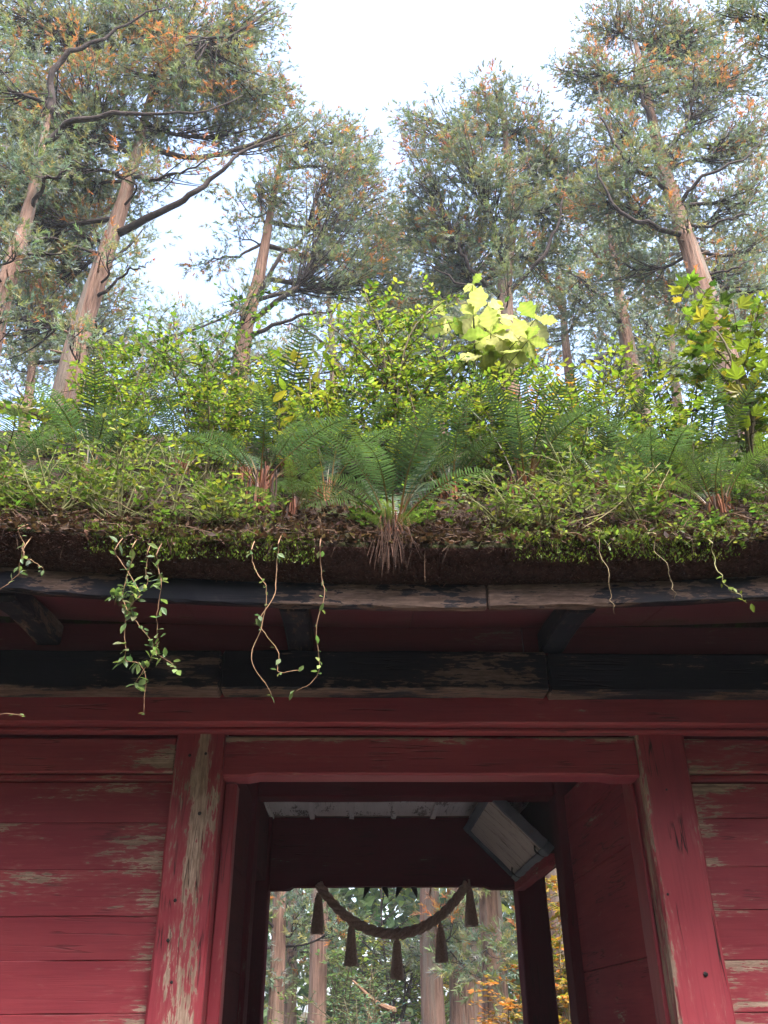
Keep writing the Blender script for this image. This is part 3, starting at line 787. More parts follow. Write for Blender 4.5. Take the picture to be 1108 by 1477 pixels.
def cedar(name, label, T, seed, group=None, dens=1.0, tuft=0.46, rust=0.10, base=None, pale=0.0):
    g = np.random.default_rng(seed)
    tr = np.array(T['trunk'], float)
    x0, y0, _ = tr[0]
    gz = float(ground_z(x0, y0))
    e = empty(name, (x0, y0, gz), label, 'tree', group)
    low = np.array([(x0 - (tr[1][0] - tr[0][0]) * 0.15, y0, gz - 0.3), (x0 - (tr[1][0] - tr[0][0]) * 0.08, y0, tr[0][2] * 0.5)])
    full = spline(np.vstack([low, tr]), 60)
    full[:, 0] += 0.03 * np.sin(np.linspace(0, 9, 60) + seed)
    fz = full[:, 2]
    zr, zt = tr[0][2], tr[-1][2]
    rad = T['r'] * np.interp(fz, [gz, gz + 1.2, zr, zt], [1.7, 1.25, 1.0, 0.22])
    a_ = Acc()
    tube(a_, full, rad, 18, ridge=0.07, seed=seed)
    for q in range(14):
        zz = g.uniform(gz + 4, zt); az = g.uniform(PI, 2 * PI)
        p0 = np.array([np.interp(zz, fz, full[:, 0]), np.interp(zz, fz, full[:, 1]), zz]); rr = np.interp(zz, fz, rad)
        dv = np.array([math.cos(az), math.sin(az), g.uniform(-0.3, 0.5)])
        L = rr + g.uniform(0.08, 0.7)
        tube(a_, np.array([p0, p0 + dv * L * 0.6, p0 + dv * L + g.normal(0, 0.05, 3)]), [rr * 0.22, rr * 0.13, rr * 0.05], 5)
    link('trunk', a_.mesh('trunk', M['bark'], True), e)
    limbs = []
    for pts, r in T['limbs']:
        n_ = 22
        pts = [tuple(q) for q in pts]
        z0 = pts[0][2] - 0.15
        pts[0] = (np.interp(z0, fz, full[:, 0]), np.interp(z0, fz, full[:, 1]), z0)
        P_ = spline(pts, n_)
        w_ = np.linspace(0, 1, n_)[:, None]
        P_ += (0.05 * np.sin(w_ * g.uniform(5, 14, (1, 3)) + g.uniform(0, 6, (1, 3))) + 0.035 * np.sin(w_ * g.uniform(18, 40, (1, 3))) + g.normal(0, 0.014, (n_, 3))) * np.clip(w_ * 4, 0, 1)
        limbs.append((P_, np.linspace(r, r * 0.16, n_)))
    crown = Acc()
    nb = 0
    made = [[] for _ in limbs]
    free = []
    for (cx, cy, cz, rx, ry_, rz, k) in T['blobs']:
        c = np.array([cx, cy, cz])
        # own limb when no drawn limb passes near
        best, bd = None, 1e9
        for q, (P_, r_) in enumerate(limbs):
            dd = np.linalg.norm(P_ - c, axis=1).min()
            if dd < bd: bd, best = dd, q
        if bd > 0.7 * max(rx, rz):
            hd = np.linalg.norm(c[:2] - np.array([np.interp(cz, fz, full[:, 0]), np.interp(cz, fz, full[:, 1])]))
            sz = np.clip(cz - hd * g.uniform(0.25, 0.6), gz + 3, zt)
            s_ = np.array([np.interp(sz, fz, full[:, 0]), np.interp(sz, fz, full[:, 1]), sz])
            m1 = s_ + (c - s_) * np.array([0.4, 0.4, 0.15]) + g.normal(0, 0.12, 3)
            m2 = s_ + (c - s_) * np.array([0.8, 0.8, 0.6]) + g.normal(0, 0.12, 3)
            P_ = spline([s_, m1, m2, c + np.array([0, 0, rz * 0.3])], 18)
            rr = np.clip(0.018 * np.linalg.norm(c - s_) + 0.012, 0.03, 0.09)
            limbs.append((P_, np.linspace(rr, rr * 0.3, 18))); made.append([])
            best = len(limbs) - 1
        P_, r_ = limbs[best]
        ncl = max(6, int(k * dens * 9.0 * (rx * rz + 0.5 * rx * ry_) / (tuft * 2.4) ** 2 * 1.35))
        u = g.normal(0, 1, (ncl, 3)); u /= np.linalg.norm(u, axis=1, keepdims=True)
        u *= (g.uniform(0.12, 1.0, (ncl, 1)) ** 0.5) * g.choice([0.85, 1.0, 1.12], (ncl, 1))
        cl = c + u * np.array([rx, ry_, rz])
        near = np.linalg.norm(P_[None] - cl[:, None], axis=2) + 0.15 * np.abs(np.arange(len(P_)) - len(P_) * 0.7)[None]
        si = np.clip(np.argmin(near, axis=1) - g.integers(1, 8, ncl), 3, len(P_) - 1)
        rsh = g.random(ncl) < rust * (0.6 + 2.6 * (u[:, 2] > 0.25))
        for q in range(ncl):
            s_ = P_[si[q]]; p = cl[q]
            L = np.linalg.norm(p - s_)
            ctrl = (s_ + p) / 2 + np.array([0, 0, -0.12 * L]) + g.normal(0, 0.06 * L, 3)
            t = np.linspace(0, 1, 5)[:, None]
            B = s_ * (1 - t) ** 2 + 2 * ctrl * t * (1 - t) + p * t ** 2
            made[best].append((B, 0.009 + 0.008 * min(L, 3)))
            dirn = B[-1] - B[-3]; dirn = dirn / (np.linalg.norm(dirn) + 1e-6) + np.array([0, 0, 0.55])
            nt_ = int(g.integers(10, 17))
            tpos = np.where(g.random(nt_) < 0.72, g.uniform(0.88, 1.04, nt_), g.uniform(0.45, 0.9, nt_))
            bp = s_ * ((1 - tpos) ** 2)[:, None] + 2 * ctrl * (tpos * (1 - tpos))[:, None] + p * (tpos ** 2)[:, None]
            off = g.normal(0, tuft * 0.55, (nt_, 3)) * np.array([1, 1, 0.7])
            bp = bp + off
            dd = dirn[None] * 0.55 + off / (tuft * 0.55) * 0.75 + g.normal(0, 0.25, (nt_, 3))
            pal = [(0.5, RUST), (0.6, ORANGE), (0.6, OLIVE)] if rsh[q] else [(0.36, BLUEGREEN), (0.34, GREEN), (0.16, OLIVE), (0.14, GREY)]
            cols = pick(g, nt_, pal, 0.20)
            if pale > 0: cols = cols * (1 - pale) + np.array([0.26, 0.30, 0.27]) * pale  # pale mixes a distance haze veil into the needle colours
            scatter(crown, TUFTS[int(g.integers(0, 4))], bp, frames(dd, g.normal(0, 1, (nt_, 3))), tuft * g.uniform(0.75, 1.3, nt_), cols)
    for (P_, r_), subs in zip(limbs, made):
        a_ = Acc()
        tube(a_, P_, r_, 7, ridge=0.08, seed=seed)
        for B, r in subs: tube(a_, B, np.linspace(r, r * 0.35, len(B)), 3)
        link('branch', a_.mesh('branch', M['branch'], True), e)
    link('crown', crown.mesh('crown', M['conifer']), e)
    return e

TREES = {
 't1': dict(r=0.259, trunk=[(-6.28, 15.0, 13.83), (-6.13, 15.0, 16.66), (-5.95, 15.0, 19.29), (-5.87, 15.0, 22.6), (-5.69, 15.0, 26.47)],
  limbs=[([(-5.65, 15.0, 18.43), (-4.59, 14.5, 18.74), (-3.68, 14.2, 19.36), (-3.0, 14.2, 20.35), (-1.67, 15.0, 22.47)], 0.102), ([(-5.88, 15.0, 20.61), (-5.23, 14.5, 19.81), (-4.43, 14.3, 19.9), (-3.28, 14.3, 20.47)], 0.063), ([(-6.13, 15.0, 17.69), (-6.55, 14.0, 16.93), (-7.24, 13.0, 15.9)], 0.05), ([(-6.14, 15.0, 16.21), (-5.39, 14.6, 16.6), (-4.84, 14.5, 16.85)], 0.048), ([(-5.81, 15.0, 23.51), (-4.93, 14.0, 24.83), (-3.46, 14.0, 25.23), (-2.39, 14.0, 26.65)], 0.076)],
  blobs=[(-9.21, 14.0, 25.6, 1.86, 1.58, 1.78, 1.0), (-7.29, 14.5, 25.89, 1.8, 1.46, 1.54, 1.0), (-5.36, 15.0, 27.19, 1.88, 1.53, 1.62, 1.0), (-3.43, 15.5, 28.15, 1.46, 1.3, 1.53, 1.0), (-3.92, 15.0, 24.7, 1.68, 1.3, 1.26, 1.0), (-2.58, 16.0, 25.63, 0.83, 0.91, 1.33, 1.0), (-5.39, 14.0, 23.23, 1.57, 1.21, 1.17, 1.0), (-7.18, 14.0, 22.55, 1.54, 1.29, 1.41, 1.0), (-8.71, 14.0, 22.2, 1.32, 1.27, 1.65, 1.0), (-8.26, 15.0, 21.07, 1.44, 1.19, 1.29, 1.0), (-7.49, 16.0, 21.27, 1.18, 1.04, 1.21, 1.0), (-5.26, 16.0, 23.88, 1.14, 0.79, 0.63, 0.7), (-3.48, 16.0, 23.95, 1.37, 0.93, 0.69, 0.8), (-2.08, 16.0, 24.01, 0.69, 0.61, 0.72, 1.0), (-9.14, 16.0, 19.85, 1.04, 1.05, 1.43, 1.0), (-8.18, 17.0, 19.4, 1.28, 1.03, 1.07, 0.8), (-5.42, 15.0, 20.49, 0.71, 0.59, 0.64, 0.6), (-6.25, 16.0, 20.48, 0.74, 0.66, 0.79, 0.5), (-8.92, 17.0, 17.62, 1.03, 0.99, 1.28, 0.8), (-6.73, 17.5, 17.65, 1.05, 0.91, 1.05, 0.5), (-3.82, 14.5, 20.31, 0.8, 0.58, 0.5, 0.5), (-8.34, 16.0, 19.87, 1.25, 1.0, 1.04, 0.8), (-6.24, 14.0, 26.1, 1.55, 1.28, 1.39, 1.0), (-7.95, 14.5, 22.09, 1.45, 1.2, 1.29, 1.0), (-6.29, 15.0, 22.29, 1.27, 0.97, 0.93, 1.0), (-4.6, 15.5, 24.95, 1.83, 1.32, 1.14, 1.0), (-7.39, 16.0, 19.64, 1.04, 0.9, 1.04, 0.7), (-8.86, 15.5, 20.6, 1.04, 1.0, 1.3, 0.8), (-8.26, 17.0, 17.88, 1.24, 1.0, 1.03, 0.7), (-5.54, 14.1, 19.6, 0.65, 0.52, 0.53, 0.45), (-5.62, 14.1, 16.84, 0.61, 0.49, 0.49, 0.45), (-5.82, 14.1, 14.33, 0.57, 0.45, 0.46, 0.45)]),
 't0': dict(r=0.236, trunk=[(-6.79, 12.5, 11.52), (-6.87, 12.5, 13.91), (-6.87, 12.5, 16.6), (-7.02, 12.5, 19.76)],
  limbs=[([(-7.0, 12.5, 18.41), (-6.41, 12.3, 18.8), (-5.63, 12.2, 18.84), (-4.96, 12.3, 19.31), (-3.98, 12.6, 19.78), (-2.88, 13.2, 21.25)], 0.084), ([(-6.98, 12.5, 19.51), (-7.02, 12.3, 20.9), (-6.18, 12.3, 22.2), (-5.0, 12.5, 23.75)], 0.094), ([(-6.88, 12.5, 16.28), (-6.25, 12.0, 16.76), (-5.46, 12.0, 17.11)], 0.05), ([(-6.9, 12.5, 15.06), (-6.09, 12.0, 14.44), (-5.41, 12.0, 14.36)], 0.042)],
  blobs=[(-7.43, 12.5, 17.58, 1.02, 0.86, 0.96, 0.6), (-6.39, 12.0, 16.75, 0.81, 0.63, 0.61, 0.5), (-7.58, 12.5, 15.64, 0.81, 0.78, 1.01, 0.6), (-6.1, 12.0, 14.53, 0.76, 0.55, 0.48, 0.5), (-8.62, 12.5, 21.01, 1.11, 1.08, 1.39, 0.8), (-7.35, 13.0, 19.45, 1.1, 0.88, 0.91, 0.7), (-6.44, 11.6, 14.27, 0.5, 0.4, 0.41, 0.45), (-6.26, 11.6, 12.52, 0.48, 0.38, 0.38, 0.45)]),
 't2': dict(r=0.253, trunk=[(-3.44, 20.0, 19.08), (-3.18, 20.0, 22.11), (-2.96, 20.0, 25.02), (-2.71, 20.0, 28.25)],
  limbs=[([(-3.31, 20.0, 20.19), (-2.26, 19.6, 20.98), (-1.65, 19.5, 21.79), (-0.86, 19.5, 24.83), (-0.2, 19.5, 27.31)], 0.096), ([(-3.19, 20.0, 20.92), (-2.55, 19.6, 22.32), (-1.73, 19.5, 23.81), (-1.14, 19.5, 26.91)], 0.086), ([(-3.32, 20.0, 19.77), (-1.58, 19.5, 20.05), (-0.13, 19.5, 20.65)], 0.074), ([(-3.02, 20.0, 23.85), (-4.09, 19.6, 22.52), (-5.01, 19.5, 22.15)], 0.057), ([(-3.03, 20.0, 24.34), (-3.44, 19.6, 25.89), (-2.87, 19.3, 26.41)], 0.046)],
  blobs=[(-2.53, 20.0, 25.72, 1.07, 1.1, 1.51, 0.8), (-1.34, 20.0, 29.07, 1.28, 1.0, 0.99, 1.0), (0.04, 20.5, 28.44, 1.0, 1.1, 1.61, 1.0), (0.68, 21.0, 26.67, 0.79, 1.06, 1.76, 1.0), (-0.64, 20.0, 25.09, 1.2, 1.22, 1.66, 1.0), (-2.23, 19.5, 27.53, 1.09, 0.86, 0.85, 0.8), (0.08, 20.0, 22.51, 1.27, 1.16, 1.43, 1.0), (-1.39, 20.0, 23.1, 1.15, 1.05, 1.28, 0.8), (-4.65, 19.3, 22.0, 0.78, 0.52, 0.37, 0.7), (-3.97, 19.5, 23.9, 0.64, 0.58, 0.7, 0.6), (1.02, 21.0, 23.26, 1.06, 1.15, 1.66, 1.0), (-1.98, 21.0, 22.54, 1.05, 0.88, 0.98, 0.6), (-0.8, 20.0, 27.02, 1.24, 1.13, 1.37, 1.0), (-3.94, 20.0, 25.84, 0.54, 0.47, 0.54, 0.5), (-0.35, 20.5, 30.2, 0.88, 0.68, 0.66, 0.8), (1.08, 22.0, 26.21, 1.01, 1.04, 1.44, 1.0), (-2.7, 19.1, 25.64, 0.89, 0.7, 0.72, 0.45), (-3.12, 19.1, 20.32, 0.8, 0.64, 0.65, 0.45)]),
 't3': dict(r=0.228, trunk=[(4.13, 18.0, 18.77), (4.58, 18.0, 22.3), (4.8, 18.0, 25.18), (4.81, 18.0, 29.16)],
  limbs=[([(4.22, 18.0, 19.57), (5.24, 17.5, 20.6), (6.05, 17.3, 22.43), (6.48, 17.3, 24.33)], 0.079), ([(4.19, 18.0, 19.43), (3.21, 17.5, 20.12), (2.68, 17.4, 21.55), (2.06, 17.4, 24.3)], 0.079), ([(4.45, 18.0, 21.4), (3.76, 17.4, 22.48), (3.53, 17.4, 25.68)], 0.072), ([(4.56, 18.0, 22.3), (5.15, 17.5, 23.89), (5.48, 17.5, 26.25)], 0.073), ([(4.11, 18.0, 18.9), (2.76, 17.3, 19.36), (1.64, 17.5, 20.21)], 0.059)],
  blobs=[(4.38, 18.0, 28.76, 1.02, 0.91, 1.08, 1.0), (2.3, 18.0, 26.82, 1.09, 1.0, 1.23, 1.0), (1.84, 18.0, 24.74, 0.8, 0.93, 1.4, 1.0), (3.19, 17.0, 24.3, 1.2, 1.1, 1.35, 1.0), (5.42, 18.0, 27.12, 1.18, 1.07, 1.31, 1.0), (6.42, 18.0, 25.75, 1.02, 1.05, 1.44, 1.0), (4.32, 17.0, 22.62, 1.28, 1.12, 1.31, 1.0), (2.69, 18.0, 22.85, 1.2, 1.1, 1.35, 1.0), (6.17, 18.5, 23.55, 1.25, 1.14, 1.4, 1.0), (3.54, 18.0, 21.08, 1.28, 1.12, 1.31, 1.0), (1.71, 19.0, 23.35, 0.88, 0.97, 1.41, 1.0), (5.46, 19.0, 22.07, 1.23, 1.07, 1.23, 1.0), (7.46, 19.0, 25.87, 0.85, 1.11, 1.82, 1.0), (2.57, 18.5, 21.3, 1.07, 0.97, 1.19, 1.0), (3.93, 18.0, 27.24, 1.05, 0.95, 1.14, 1.0), (5.89, 18.5, 25.18, 1.15, 1.05, 1.28, 1.0), (1.52, 18.0, 27.69, 0.42, 0.43, 0.59, 0.8), (2.29, 20.0, 21.96, 1.01, 0.91, 1.1, 0.8), (4.14, 17.1, 19.32, 0.74, 0.59, 0.6, 0.45), (4.3, 17.1, 20.69, 0.76, 0.61, 0.62, 0.45)]),
 't4': dict(r=0.324, trunk=[(9.52, 17.0, 16.38), (9.42, 17.0, 19.64), (9.33, 17.0, 22.04), (9.27, 17.0, 25.02), (9.38, 17.0, 30.56)],
  limbs=[([(9.32, 17.0, 21.16), (7.82, 16.3, 20.68), (6.93, 16.0, 21.34), (6.76, 16.0, 23.41)], 0.09), ([(9.33, 17.0, 22.94), (8.02, 16.3, 23.15), (7.37, 16.2, 24.51), (7.41, 16.3, 26.69)], 0.083), ([(9.33, 17.0, 22.33), (9.84, 16.3, 22.54), (11.21, 16.2, 23.38), (12.39, 16.4, 24.99)], 0.071), ([(9.34, 17.0, 21.3), (10.15, 16.4, 20.92), (11.55, 16.5, 21.66)], 0.06), ([(9.27, 17.0, 25.02), (8.96, 16.6, 27.22), (9.11, 16.6, 31.1)], 0.086), ([(9.27, 17.0, 24.36), (10.1, 16.5, 25.71), (11.34, 16.5, 29.82)], 0.064), ([(9.38, 17.0, 19.9), (10.07, 16.6, 19.24), (11.09, 16.5, 19.69)], 0.049)],
  blobs=[(8.86, 17.0, 32.0, 1.25, 1.14, 1.39, 1.0), (7.81, 17.0, 28.71, 1.26, 1.17, 1.47, 1.0), (10.28, 17.0, 31.65, 1.38, 1.27, 1.55, 1.0), (11.77, 17.0, 31.09, 1.37, 1.26, 1.54, 0.8), (6.79, 17.0, 28.86, 0.84, 0.58, 0.46, 0.7), (9.23, 17.0, 27.47, 1.41, 1.24, 1.44, 1.0), (11.07, 17.0, 27.55, 1.29, 1.18, 1.45, 1.0), (12.71, 17.0, 28.74, 1.32, 1.21, 1.48, 0.8), (7.93, 17.0, 25.48, 1.11, 1.04, 1.3, 1.0), (9.4, 17.0, 24.53, 1.09, 1.0, 1.21, 1.0), (11.5, 17.0, 25.28, 1.23, 1.07, 1.23, 1.0), (12.7, 17.0, 26.18, 1.01, 0.97, 1.26, 0.7), (7.09, 17.0, 22.56, 1.05, 0.96, 1.16, 1.0), (8.54, 17.5, 22.3, 1.3, 1.03, 1.03, 1.0), (11.28, 17.5, 22.84, 1.2, 0.98, 1.05, 0.7), (12.12, 17.0, 23.19, 0.71, 0.69, 0.89, 0.5), (10.65, 18.0, 20.43, 1.16, 0.95, 1.01, 0.8), (12.02, 18.0, 21.92, 0.96, 0.81, 0.9, 0.7), (8.02, 18.5, 21.16, 1.19, 0.98, 1.04, 0.8), (9.34, 19.0, 20.55, 1.2, 0.98, 1.05, 0.7), (7.75, 16.5, 23.03, 1.04, 0.95, 1.16, 1.0), (10.18, 18.0, 23.4, 0.98, 0.83, 0.92, 0.8), (10.8, 17.5, 30.24, 1.51, 1.39, 1.71, 1.0), (11.76, 18.0, 19.9, 0.92, 0.89, 1.15, 0.7), (9.0, 16.1, 21.1, 0.75, 0.59, 0.6, 0.45), (8.87, 16.1, 17.93, 0.7, 0.55, 0.56, 0.45), (8.72, 16.1, 22.85, 0.77, 0.62, 0.63, 0.45)]),
 't5': dict(r=0.316, trunk=[(10.41, 25.0, 22.58), (10.46, 25.0, 26.86), (10.58, 25.0, 31.33)],
  limbs=[([(10.38, 25.0, 25.01), (8.93, 24.0, 26.19), (7.7, 24.0, 27.28)], 0.095), ([(10.35, 25.0, 23.95), (8.43, 24.0, 22.36), (7.34, 24.0, 21.69)], 0.093), ([(10.41, 25.0, 26.11), (11.68, 24.5, 27.15), (12.59, 24.5, 29.15)], 0.082)],
  blobs=[(9.4, 25.0, 28.0, 1.45, 1.24, 1.41, 0.8), (11.08, 25.0, 29.66, 1.65, 1.43, 1.65, 0.8), (8.97, 25.0, 25.7, 1.4, 1.2, 1.36, 0.6), (11.61, 25.0, 25.04, 1.54, 1.34, 1.54, 0.7), (8.41, 25.0, 26.81, 1.26, 1.14, 1.38, 0.7), (11.72, 25.0, 23.29, 1.5, 1.16, 1.13, 0.6), (9.92, 26.0, 23.75, 1.55, 1.12, 0.97, 0.5), (9.9, 24.1, 25.22, 1.03, 0.82, 0.83, 0.45)]),
 't6': dict(r=0.2, trunk=[(8.6, 27.0, 23.5), (8.74, 27.0, 28.41), (8.9, 27.0, 32.71)],
  limbs=[([(8.66, 27.0, 26.44), (10.05, 26.5, 27.95), (11.3, 26.5, 28.39)], 0.072), ([(8.7, 27.0, 27.61), (7.81, 26.5, 29.11), (6.99, 26.5, 29.92)], 0.074)],
  blobs=[(7.88, 27.0, 28.8, 1.7, 1.56, 1.92, 0.8), (9.14, 27.0, 26.84, 1.33, 1.28, 1.66, 0.5), (7.09, 27.0, 26.79, 1.65, 1.44, 1.65, 0.6), (5.26, 28.0, 28.07, 1.72, 1.41, 1.51, 0.7)]),
 't7': dict(r=0.275, trunk=[(9.21, 9.5, 9.94), (9.66, 9.5, 14.12), (9.98, 9.5, 18.49)],
  limbs=[([(9.91, 9.5, 17.34), (8.12, 9.0, 17.53), (6.74, 9.0, 17.8)], 0.059), ([(9.98, 9.5, 18.02), (7.84, 9.0, 16.43), (7.18, 9.0, 16.83)], 0.047)],
  blobs=[(7.39, 9.0, 18.07, 0.67, 0.48, 0.41, 0.9), (6.76, 9.0, 17.92, 0.59, 0.36, 0.19, 0.7), (7.36, 9.0, 17.05, 0.32, 0.31, 0.4, 0.7), (8.07, 9.0, 17.31, 0.73, 0.7, 0.91, 1.0), (8.77, 9.0, 18.49, 0.76, 0.73, 0.95, 1.0)]),
 't8': dict(r=0.215, trunk=[(-1.02, 30.0, 24.2), (-1.19, 30.0, 28.94), (-1.56, 30.0, 33.38)],
  limbs=[([(-1.12, 30.0, 27.3), (0.45, 29.5, 28.94), (2.68, 29.5, 29.85)], 0.093), ([(-1.14, 30.0, 28.11), (-2.68, 29.5, 28.87), (-3.63, 29.5, 29.06)], 0.094)],
  blobs=[(-2.72, 30.0, 29.12, 1.81, 1.4, 1.36, 0.6), (0.14, 30.0, 29.83, 2.02, 1.59, 1.6, 0.7), (2.41, 30.0, 30.76, 1.86, 1.61, 1.86, 0.8), (4.01, 30.0, 29.92, 1.66, 1.42, 1.61, 0.7), (-1.7, 30.0, 26.88, 1.76, 1.27, 1.1, 0.4), (1.72, 30.0, 27.76, 1.79, 1.29, 1.12, 0.4), (-0.86, 30.0, 31.56, 1.5, 1.26, 1.4, 0.6), (-3.32, 30.0, 35.26, 1.56, 1.51, 1.95, 0.4), (0.78, 30.0, 28.99, 2.18, 1.58, 1.36, 0.6), (4.26, 30.0, 28.23, 2.16, 1.56, 1.35, 0.6), (-4.18, 30.0, 27.23, 1.77, 1.28, 1.1, 0.5), (6.52, 30.0, 28.7, 1.82, 1.4, 1.36, 0.5)]),
 't9': dict(r=0.198, trunk=[(-12.85, 32.0, 25.5), (-12.96, 32.0, 30.49), (-12.81, 32.0, 34.21)],
  limbs=[([(-10.23, 32.0, 27.97), (-11.9, 31.5, 29.2), (-13.59, 31.5, 29.59)], 0.081)],
  blobs=[(-14.54, 32.0, 28.72, 2.61, 1.8, 1.4, 0.6), (-11.44, 32.0, 29.65, 1.89, 1.55, 1.65, 0.5), (-15.8, 32.0, 27.04, 1.46, 1.14, 1.14, 0.5), (-8.48, 32.0, 29.72, 1.9, 1.55, 1.66, 0.4), (-13.52, 32.0, 32.29, 1.56, 1.41, 1.7, 0.4), (-16.93, 32.0, 34.09, 1.59, 1.53, 1.98, 0.5), (-17.6, 32.0, 39.19, 2.1, 2.03, 2.63, 0.6), (-15.06, 32.0, 39.27, 2.11, 2.03, 2.64, 0.6), (-11.56, 32.0, 35.22, 1.21, 1.36, 2.02, 0.5), (-11.84, 32.0, 32.34, 1.95, 1.51, 1.46, 0.5), (-9.9, 32.0, 27.98, 2.22, 1.52, 1.16, 0.6), (-6.03, 32.0, 28.06, 2.23, 1.47, 1.02, 0.5), (-15.28, 32.0, 30.88, 2.29, 1.85, 1.91, 0.7), (-4.75, 32.0, 33.46, 1.19, 1.34, 1.99, 0.3)]),
 't10': dict(r=0.211, trunk=[(18.93, 33.0, 26.83), (19.49, 33.0, 32.17), (19.71, 33.0, 36.13)],
  limbs=[([(19.27, 33.0, 29.86), (17.15, 32.5, 30.74), (15.39, 32.5, 30.7)], 0.087)],
  blobs=[(17.59, 33.0, 30.27, 1.99, 1.53, 1.49, 0.6), (20.51, 33.0, 32.19, 2.04, 1.77, 2.04, 0.6), (15.79, 33.0, 32.08, 2.03, 1.66, 1.77, 0.5), (19.32, 33.0, 28.54, 1.56, 1.22, 1.22, 0.5), (13.34, 33.0, 32.49, 1.63, 1.57, 2.03, 0.4), (18.99, 33.0, 33.6, 2.07, 1.6, 1.55, 0.5), (21.04, 33.0, 36.16, 2.13, 1.85, 2.13, 0.6), (18.0, 33.0, 36.08, 1.7, 1.64, 2.12, 0.5), (15.73, 33.0, 36.02, 1.69, 1.63, 2.12, 0.5), (22.83, 33.0, 40.56, 1.79, 1.72, 2.23, 0.4)]),
 't11': dict(r=0.214, trunk=[(3.74, 30.0, 23.55), (3.97, 30.0, 29.06), (4.23, 30.0, 35.0)],
  limbs=[([(3.87, 30.0, 26.6), (5.46, 29.5, 28.23), (7.11, 29.5, 29.1)], 0.077), ([(3.9, 30.0, 27.41), (2.34, 29.5, 28.99), (1.4, 29.5, 29.82)], 0.078)],
  blobs=[(2.69, 30.0, 29.04, 1.82, 1.49, 1.59, 0.7), (4.7, 30.0, 30.82, 1.86, 1.62, 1.86, 0.7), (1.4, 30.0, 27.76, 1.79, 1.38, 1.34, 0.6), (5.9, 30.0, 29.11, 1.82, 1.5, 1.6, 0.7), (3.23, 30.0, 26.19, 2.1, 1.44, 1.1, 0.5), (7.02, 30.0, 27.07, 1.78, 1.29, 1.11, 0.5), (5.84, 30.0, 33.12, 1.92, 1.67, 1.92, 0.7), (1.92, 30.0, 30.74, 1.49, 1.43, 1.86, 0.7), (2.24, 31.0, 36.55, 1.63, 1.76, 2.54, 0.7), (8.4, 30.0, 28.33, 1.45, 1.22, 1.36, 0.5)]),
 't12': dict(r=0.217, trunk=[(-7.71, 36.0, 26.03), (-7.88, 36.0, 29.5), (-8.06, 36.0, 33.26)],
  limbs=[],
  blobs=[(-10.18, 36.0, 35.48, 1.75, 1.31, 1.2, 0.5), (-7.43, 36.0, 34.52, 1.73, 1.36, 1.35, 0.5), (-8.52, 36.0, 32.28, 2.11, 1.53, 1.32, 0.6), (-10.51, 36.0, 32.0, 1.68, 1.32, 1.31, 0.6), (-5.97, 36.0, 30.22, 2.07, 1.4, 1.03, 0.6), (-4.33, 36.0, 33.35, 1.71, 1.45, 1.61, 0.5), (-11.38, 36.0, 30.34, 2.06, 1.39, 1.03, 0.6)]),
 't13': dict(r=0.227, trunk=[(13.19, 28.0, 22.25), (13.62, 28.0, 27.87), (13.98, 28.0, 32.61)],
  limbs=[([(13.56, 28.0, 26.67), (11.6, 27.5, 28.57), (10.18, 27.5, 29.36)], 0.09), ([(13.62, 28.0, 27.87), (15.77, 27.5, 29.5), (17.54, 27.5, 30.4)], 0.091)],
  blobs=[(16.04, 28.0, 33.13, 1.67, 1.52, 1.86, 0.7), (13.24, 28.0, 32.14, 1.83, 1.5, 1.6, 0.7), (11.88, 28.0, 33.94, 1.68, 1.53, 1.87, 0.7), (13.54, 28.0, 28.27, 1.74, 1.43, 1.52, 0.6), (17.5, 28.0, 32.26, 1.65, 1.42, 1.61, 0.7), (15.63, 28.0, 27.92, 1.73, 1.34, 1.3, 0.6), (10.44, 28.0, 32.97, 1.66, 1.6, 2.07, 0.8), (11.44, 28.0, 26.63, 1.7, 1.31, 1.27, 0.6), (17.78, 28.0, 29.21, 1.41, 1.36, 1.77, 0.7), (9.79, 28.0, 25.44, 1.67, 1.21, 1.04, 0.5), (19.85, 28.0, 38.2, 1.58, 1.62, 2.23, 0.6), (13.81, 28.0, 24.77, 1.99, 1.36, 1.04, 0.5)]),
 't14': dict(r=0.207, trunk=[(-11.14, 24.0, 18.35), (-11.56, 24.0, 22.57), (-11.72, 24.0, 26.0)],
  limbs=[([(-11.51, 24.0, 21.93), (-10.06, 23.5, 23.46), (-8.94, 23.5, 24.16)], 0.073), ([(-11.58, 24.0, 23.56), (-12.46, 23.5, 24.42), (-13.53, 23.5, 24.73)], 0.063)],
  blobs=[(-13.74, 24.0, 29.77, 1.58, 1.52, 1.97, 0.7), (-11.89, 24.0, 28.63, 1.55, 1.42, 1.75, 0.7), (-10.54, 24.0, 30.29, 1.27, 1.23, 1.59, 0.6), (-12.04, 24.0, 25.27, 1.62, 1.35, 1.47, 0.7), (-9.49, 24.0, 25.34, 1.33, 1.14, 1.29, 0.6), (-10.29, 24.0, 22.6, 1.56, 1.16, 1.06, 0.6), (-12.35, 24.0, 21.91, 1.26, 1.01, 1.05, 0.6), (-8.18, 24.0, 23.31, 1.0, 0.9, 1.08, 0.5), (-8.48, 24.0, 28.35, 0.68, 0.85, 1.36, 0.4), (-9.6, 24.0, 32.45, 1.32, 1.19, 1.44, 0.5), (-12.58, 24.0, 32.34, 1.96, 1.66, 1.84, 0.7), (-13.82, 24.0, 25.22, 1.18, 1.28, 1.84, 0.7)]),
}
